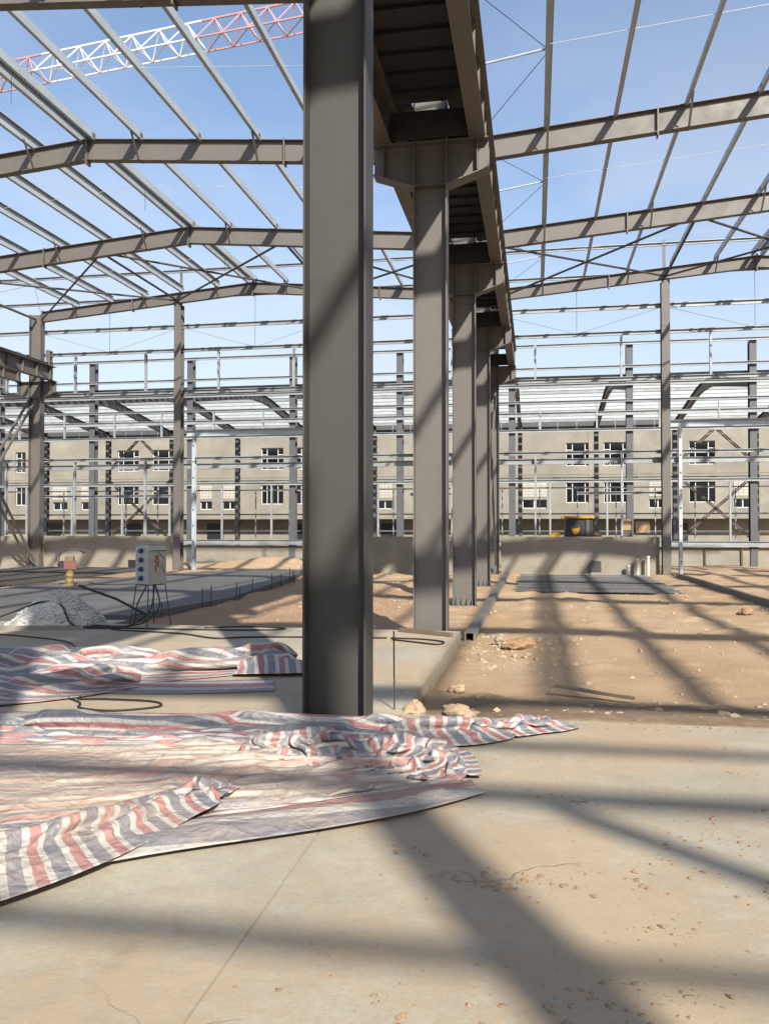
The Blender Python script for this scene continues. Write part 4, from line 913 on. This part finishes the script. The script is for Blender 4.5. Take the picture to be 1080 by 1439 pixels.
def spread(name, parent, quad, rest, step, per, seed, dustf, vmap, steps=150, **kw):
    a_, b_, c_, d_ = (np.array(q) for q in quad); nu = int(rest[0] / step) + 1; nv = int(rest[1] / step) + 1
    U, Vv = np.meshgrid(np.linspace(0, 1, nu), np.linspace(0, 1, nv)); V2 = np.interp(Vv, *vmap)
    T = (1 - U)[..., None] * (1 - V2)[..., None] * a_ + U[..., None] * (1 - V2)[..., None] * b_ + U[..., None] * V2[..., None] * c_ + (1 - U)[..., None] * V2[..., None] * d_
    T = T + 0.08 * np.stack([fbm(Vv * 5 + seed, U * 5, 3) - .5, fbm(U * 6 + seed, Vv * 5 + 4, 3) - .5], -1)
    P = settle(T, rest[0] / (nu - 1), rest[1] / (nv - 1), steps, seed, **kw)
    return cloth(name, parent, P, np.stack([Vv * rest[1] / per, U * rest[0]], -1), dustf(U, Vv, T[..., 0], T[..., 1]))
# --- foreground tarpaulin
t1 = thing('striped_tarpaulin', 'dusty red white and blue striped tarpaulin spread before the foreground column', 'tarpaulin')
def dust1(U, Vv, X, Y): return 0.1 + 0.9 * sstep(0.02, .2, Vv) * (1 - sstep(.62, .76, Vv)) * (0.55 + .6 * fbm(X * 1.2, Y * 1.2, 3)) * (1 - .6 * sstep(-1.9, -1.2, X) * sstep(5.0, 5.4, Y))
spread('spread_sheet', t1, [(-4.9, 2.45), (-0.50, 4.78), (-0.66, 6.12), (-5.3, 5.72)], (4.75, 3.05), 0.030, 0.18, 3.0, dust1, ([0, .70, .80, 1], [0, .80, .88, 1]), 150, pull=.05, amp=.05, freq=1.6, hill=.028, hs=(.9, 4.5), bend=.12)
bunch('far_roll', t1, [(-5.6, 5.45), (-4.3, 5.68), (-3.3, 5.86), (-2.4, 5.98), (-1.75, 6.05), (-1.2, 6.10), (-0.75, 6.0)], [.34, .36, .32, .40, .46, .50, .40], .85, 5.1, .032, 'along', .20, 11, .0, 180, .03, floor=.02, amp=.10, freq=1.6, hill=.055, hs=(1.0, 4), pull=.04)
bunch('hem_fold', t1, [(-2.35, 3.40), (-1.85, 3.82), (-1.2, 4.25), (-0.75, 4.60), (-0.40, 4.97)], [.22, .28, .30, .28, .12], .40, 2.56, .034, 'along', .62, 23, .35, 110, .16, .36, floor=.03, amp=.03, hill=.02)
bunch('crumpled_corner', t1, [(-1.95, 5.60), (-1.45, 5.62), (-1.0, 5.56), (-0.72, 5.38), (-0.5, 5.08)], [.35, .60, .80, .70, .26], 1.15, 2.2, .030, 'across', .19, 31, .10, 200, .45, floor=.03, amp=.14, freq=1.6, lift=.03, hill=.07, hs=(1.8, 2.6))
bunch('trailing_tail', t1, [(-1.05, 6.05), (-0.6, 6.08), (-0.3, 6.28), (-0.05, 6.50), (0.12, 6.70)], [.40, .34, .26, .28, .40], .72, 1.7, .03, 'across', .21, 41, .0, 170, .15, floor=.02, amp=.12, freq=1.5, lift=.03, hill=.12)
bunch('folded_flap', t1, [(-3.7, 1.75), (-2.85, 2.70), (-2.38, 3.30), (-2.10, 3.82), (-1.93, 4.25), (-1.76, 4.68)], [.78, .76, .70, .60, .40, .10], .84, 3.75, .030, 'across', .20, 53, .30, 170, -.35, floor=.05, amp=.06, freq=1.2, hill=.045, hs=(1.4, 1.8))
# --- rear tarpaulin
t2 = thing('striped_tarpaulin', 'crumpled red white and blue striped tarpaulin heaped between the column and the gravel heap', 'tarpaulin')
bunch('heaped_folds', t2, [(-7.4, 7.5), (-6.0, 7.75), (-5.0, 8.05), (-4.3, 8.3), (-3.7, 8.45), (-3.2, 8.8), (-2.75, 9.25)], [1.5, 1.7, 1.6, 1.5, 1.15, .8, .6], 2.3, 5.5, .042, 'along', .22, 61, .05, 220, .12, floor=.01, amp=.16, freq=1.1, lift=.05, hill=.17, hs=(.9, 2.0))
bunch('front_folds', t2, [(-6.8, 6.1), (-5.6, 6.55), (-4.9, 6.85), (-4.35, 7.25), (-3.95, 7.75)], [.6, .8, .85, .8, .5], 1.35, 3.75, .036, 'along', .20, 71, .0, 210, .3, floor=.015, amp=.18, freq=1.0, lift=.04, hill=.13, hs=(1.2, 2.2))
bunch('grey_apron', t2, [(-4.6, 7.50), (-3.9, 7.48), (-3.2, 7.60), (-2.50, 7.85)], [.30, .42, .58, .62], .62, 2.2, .04, 'along', .62, 83, .1, 120, .05, .62, floor=.006, amp=.04)
bunch('flat_flap', t2, [(-3.1, 8.50), (-2.75, 8.60), (-2.4, 8.72), (-2.0, 8.86)], [.55, .7, .75, .7], .80, 1.25, .04, 'across', .22, 97, .0, 130, .05, floor=.04, amp=.08, freq=1.0, hill=.16)
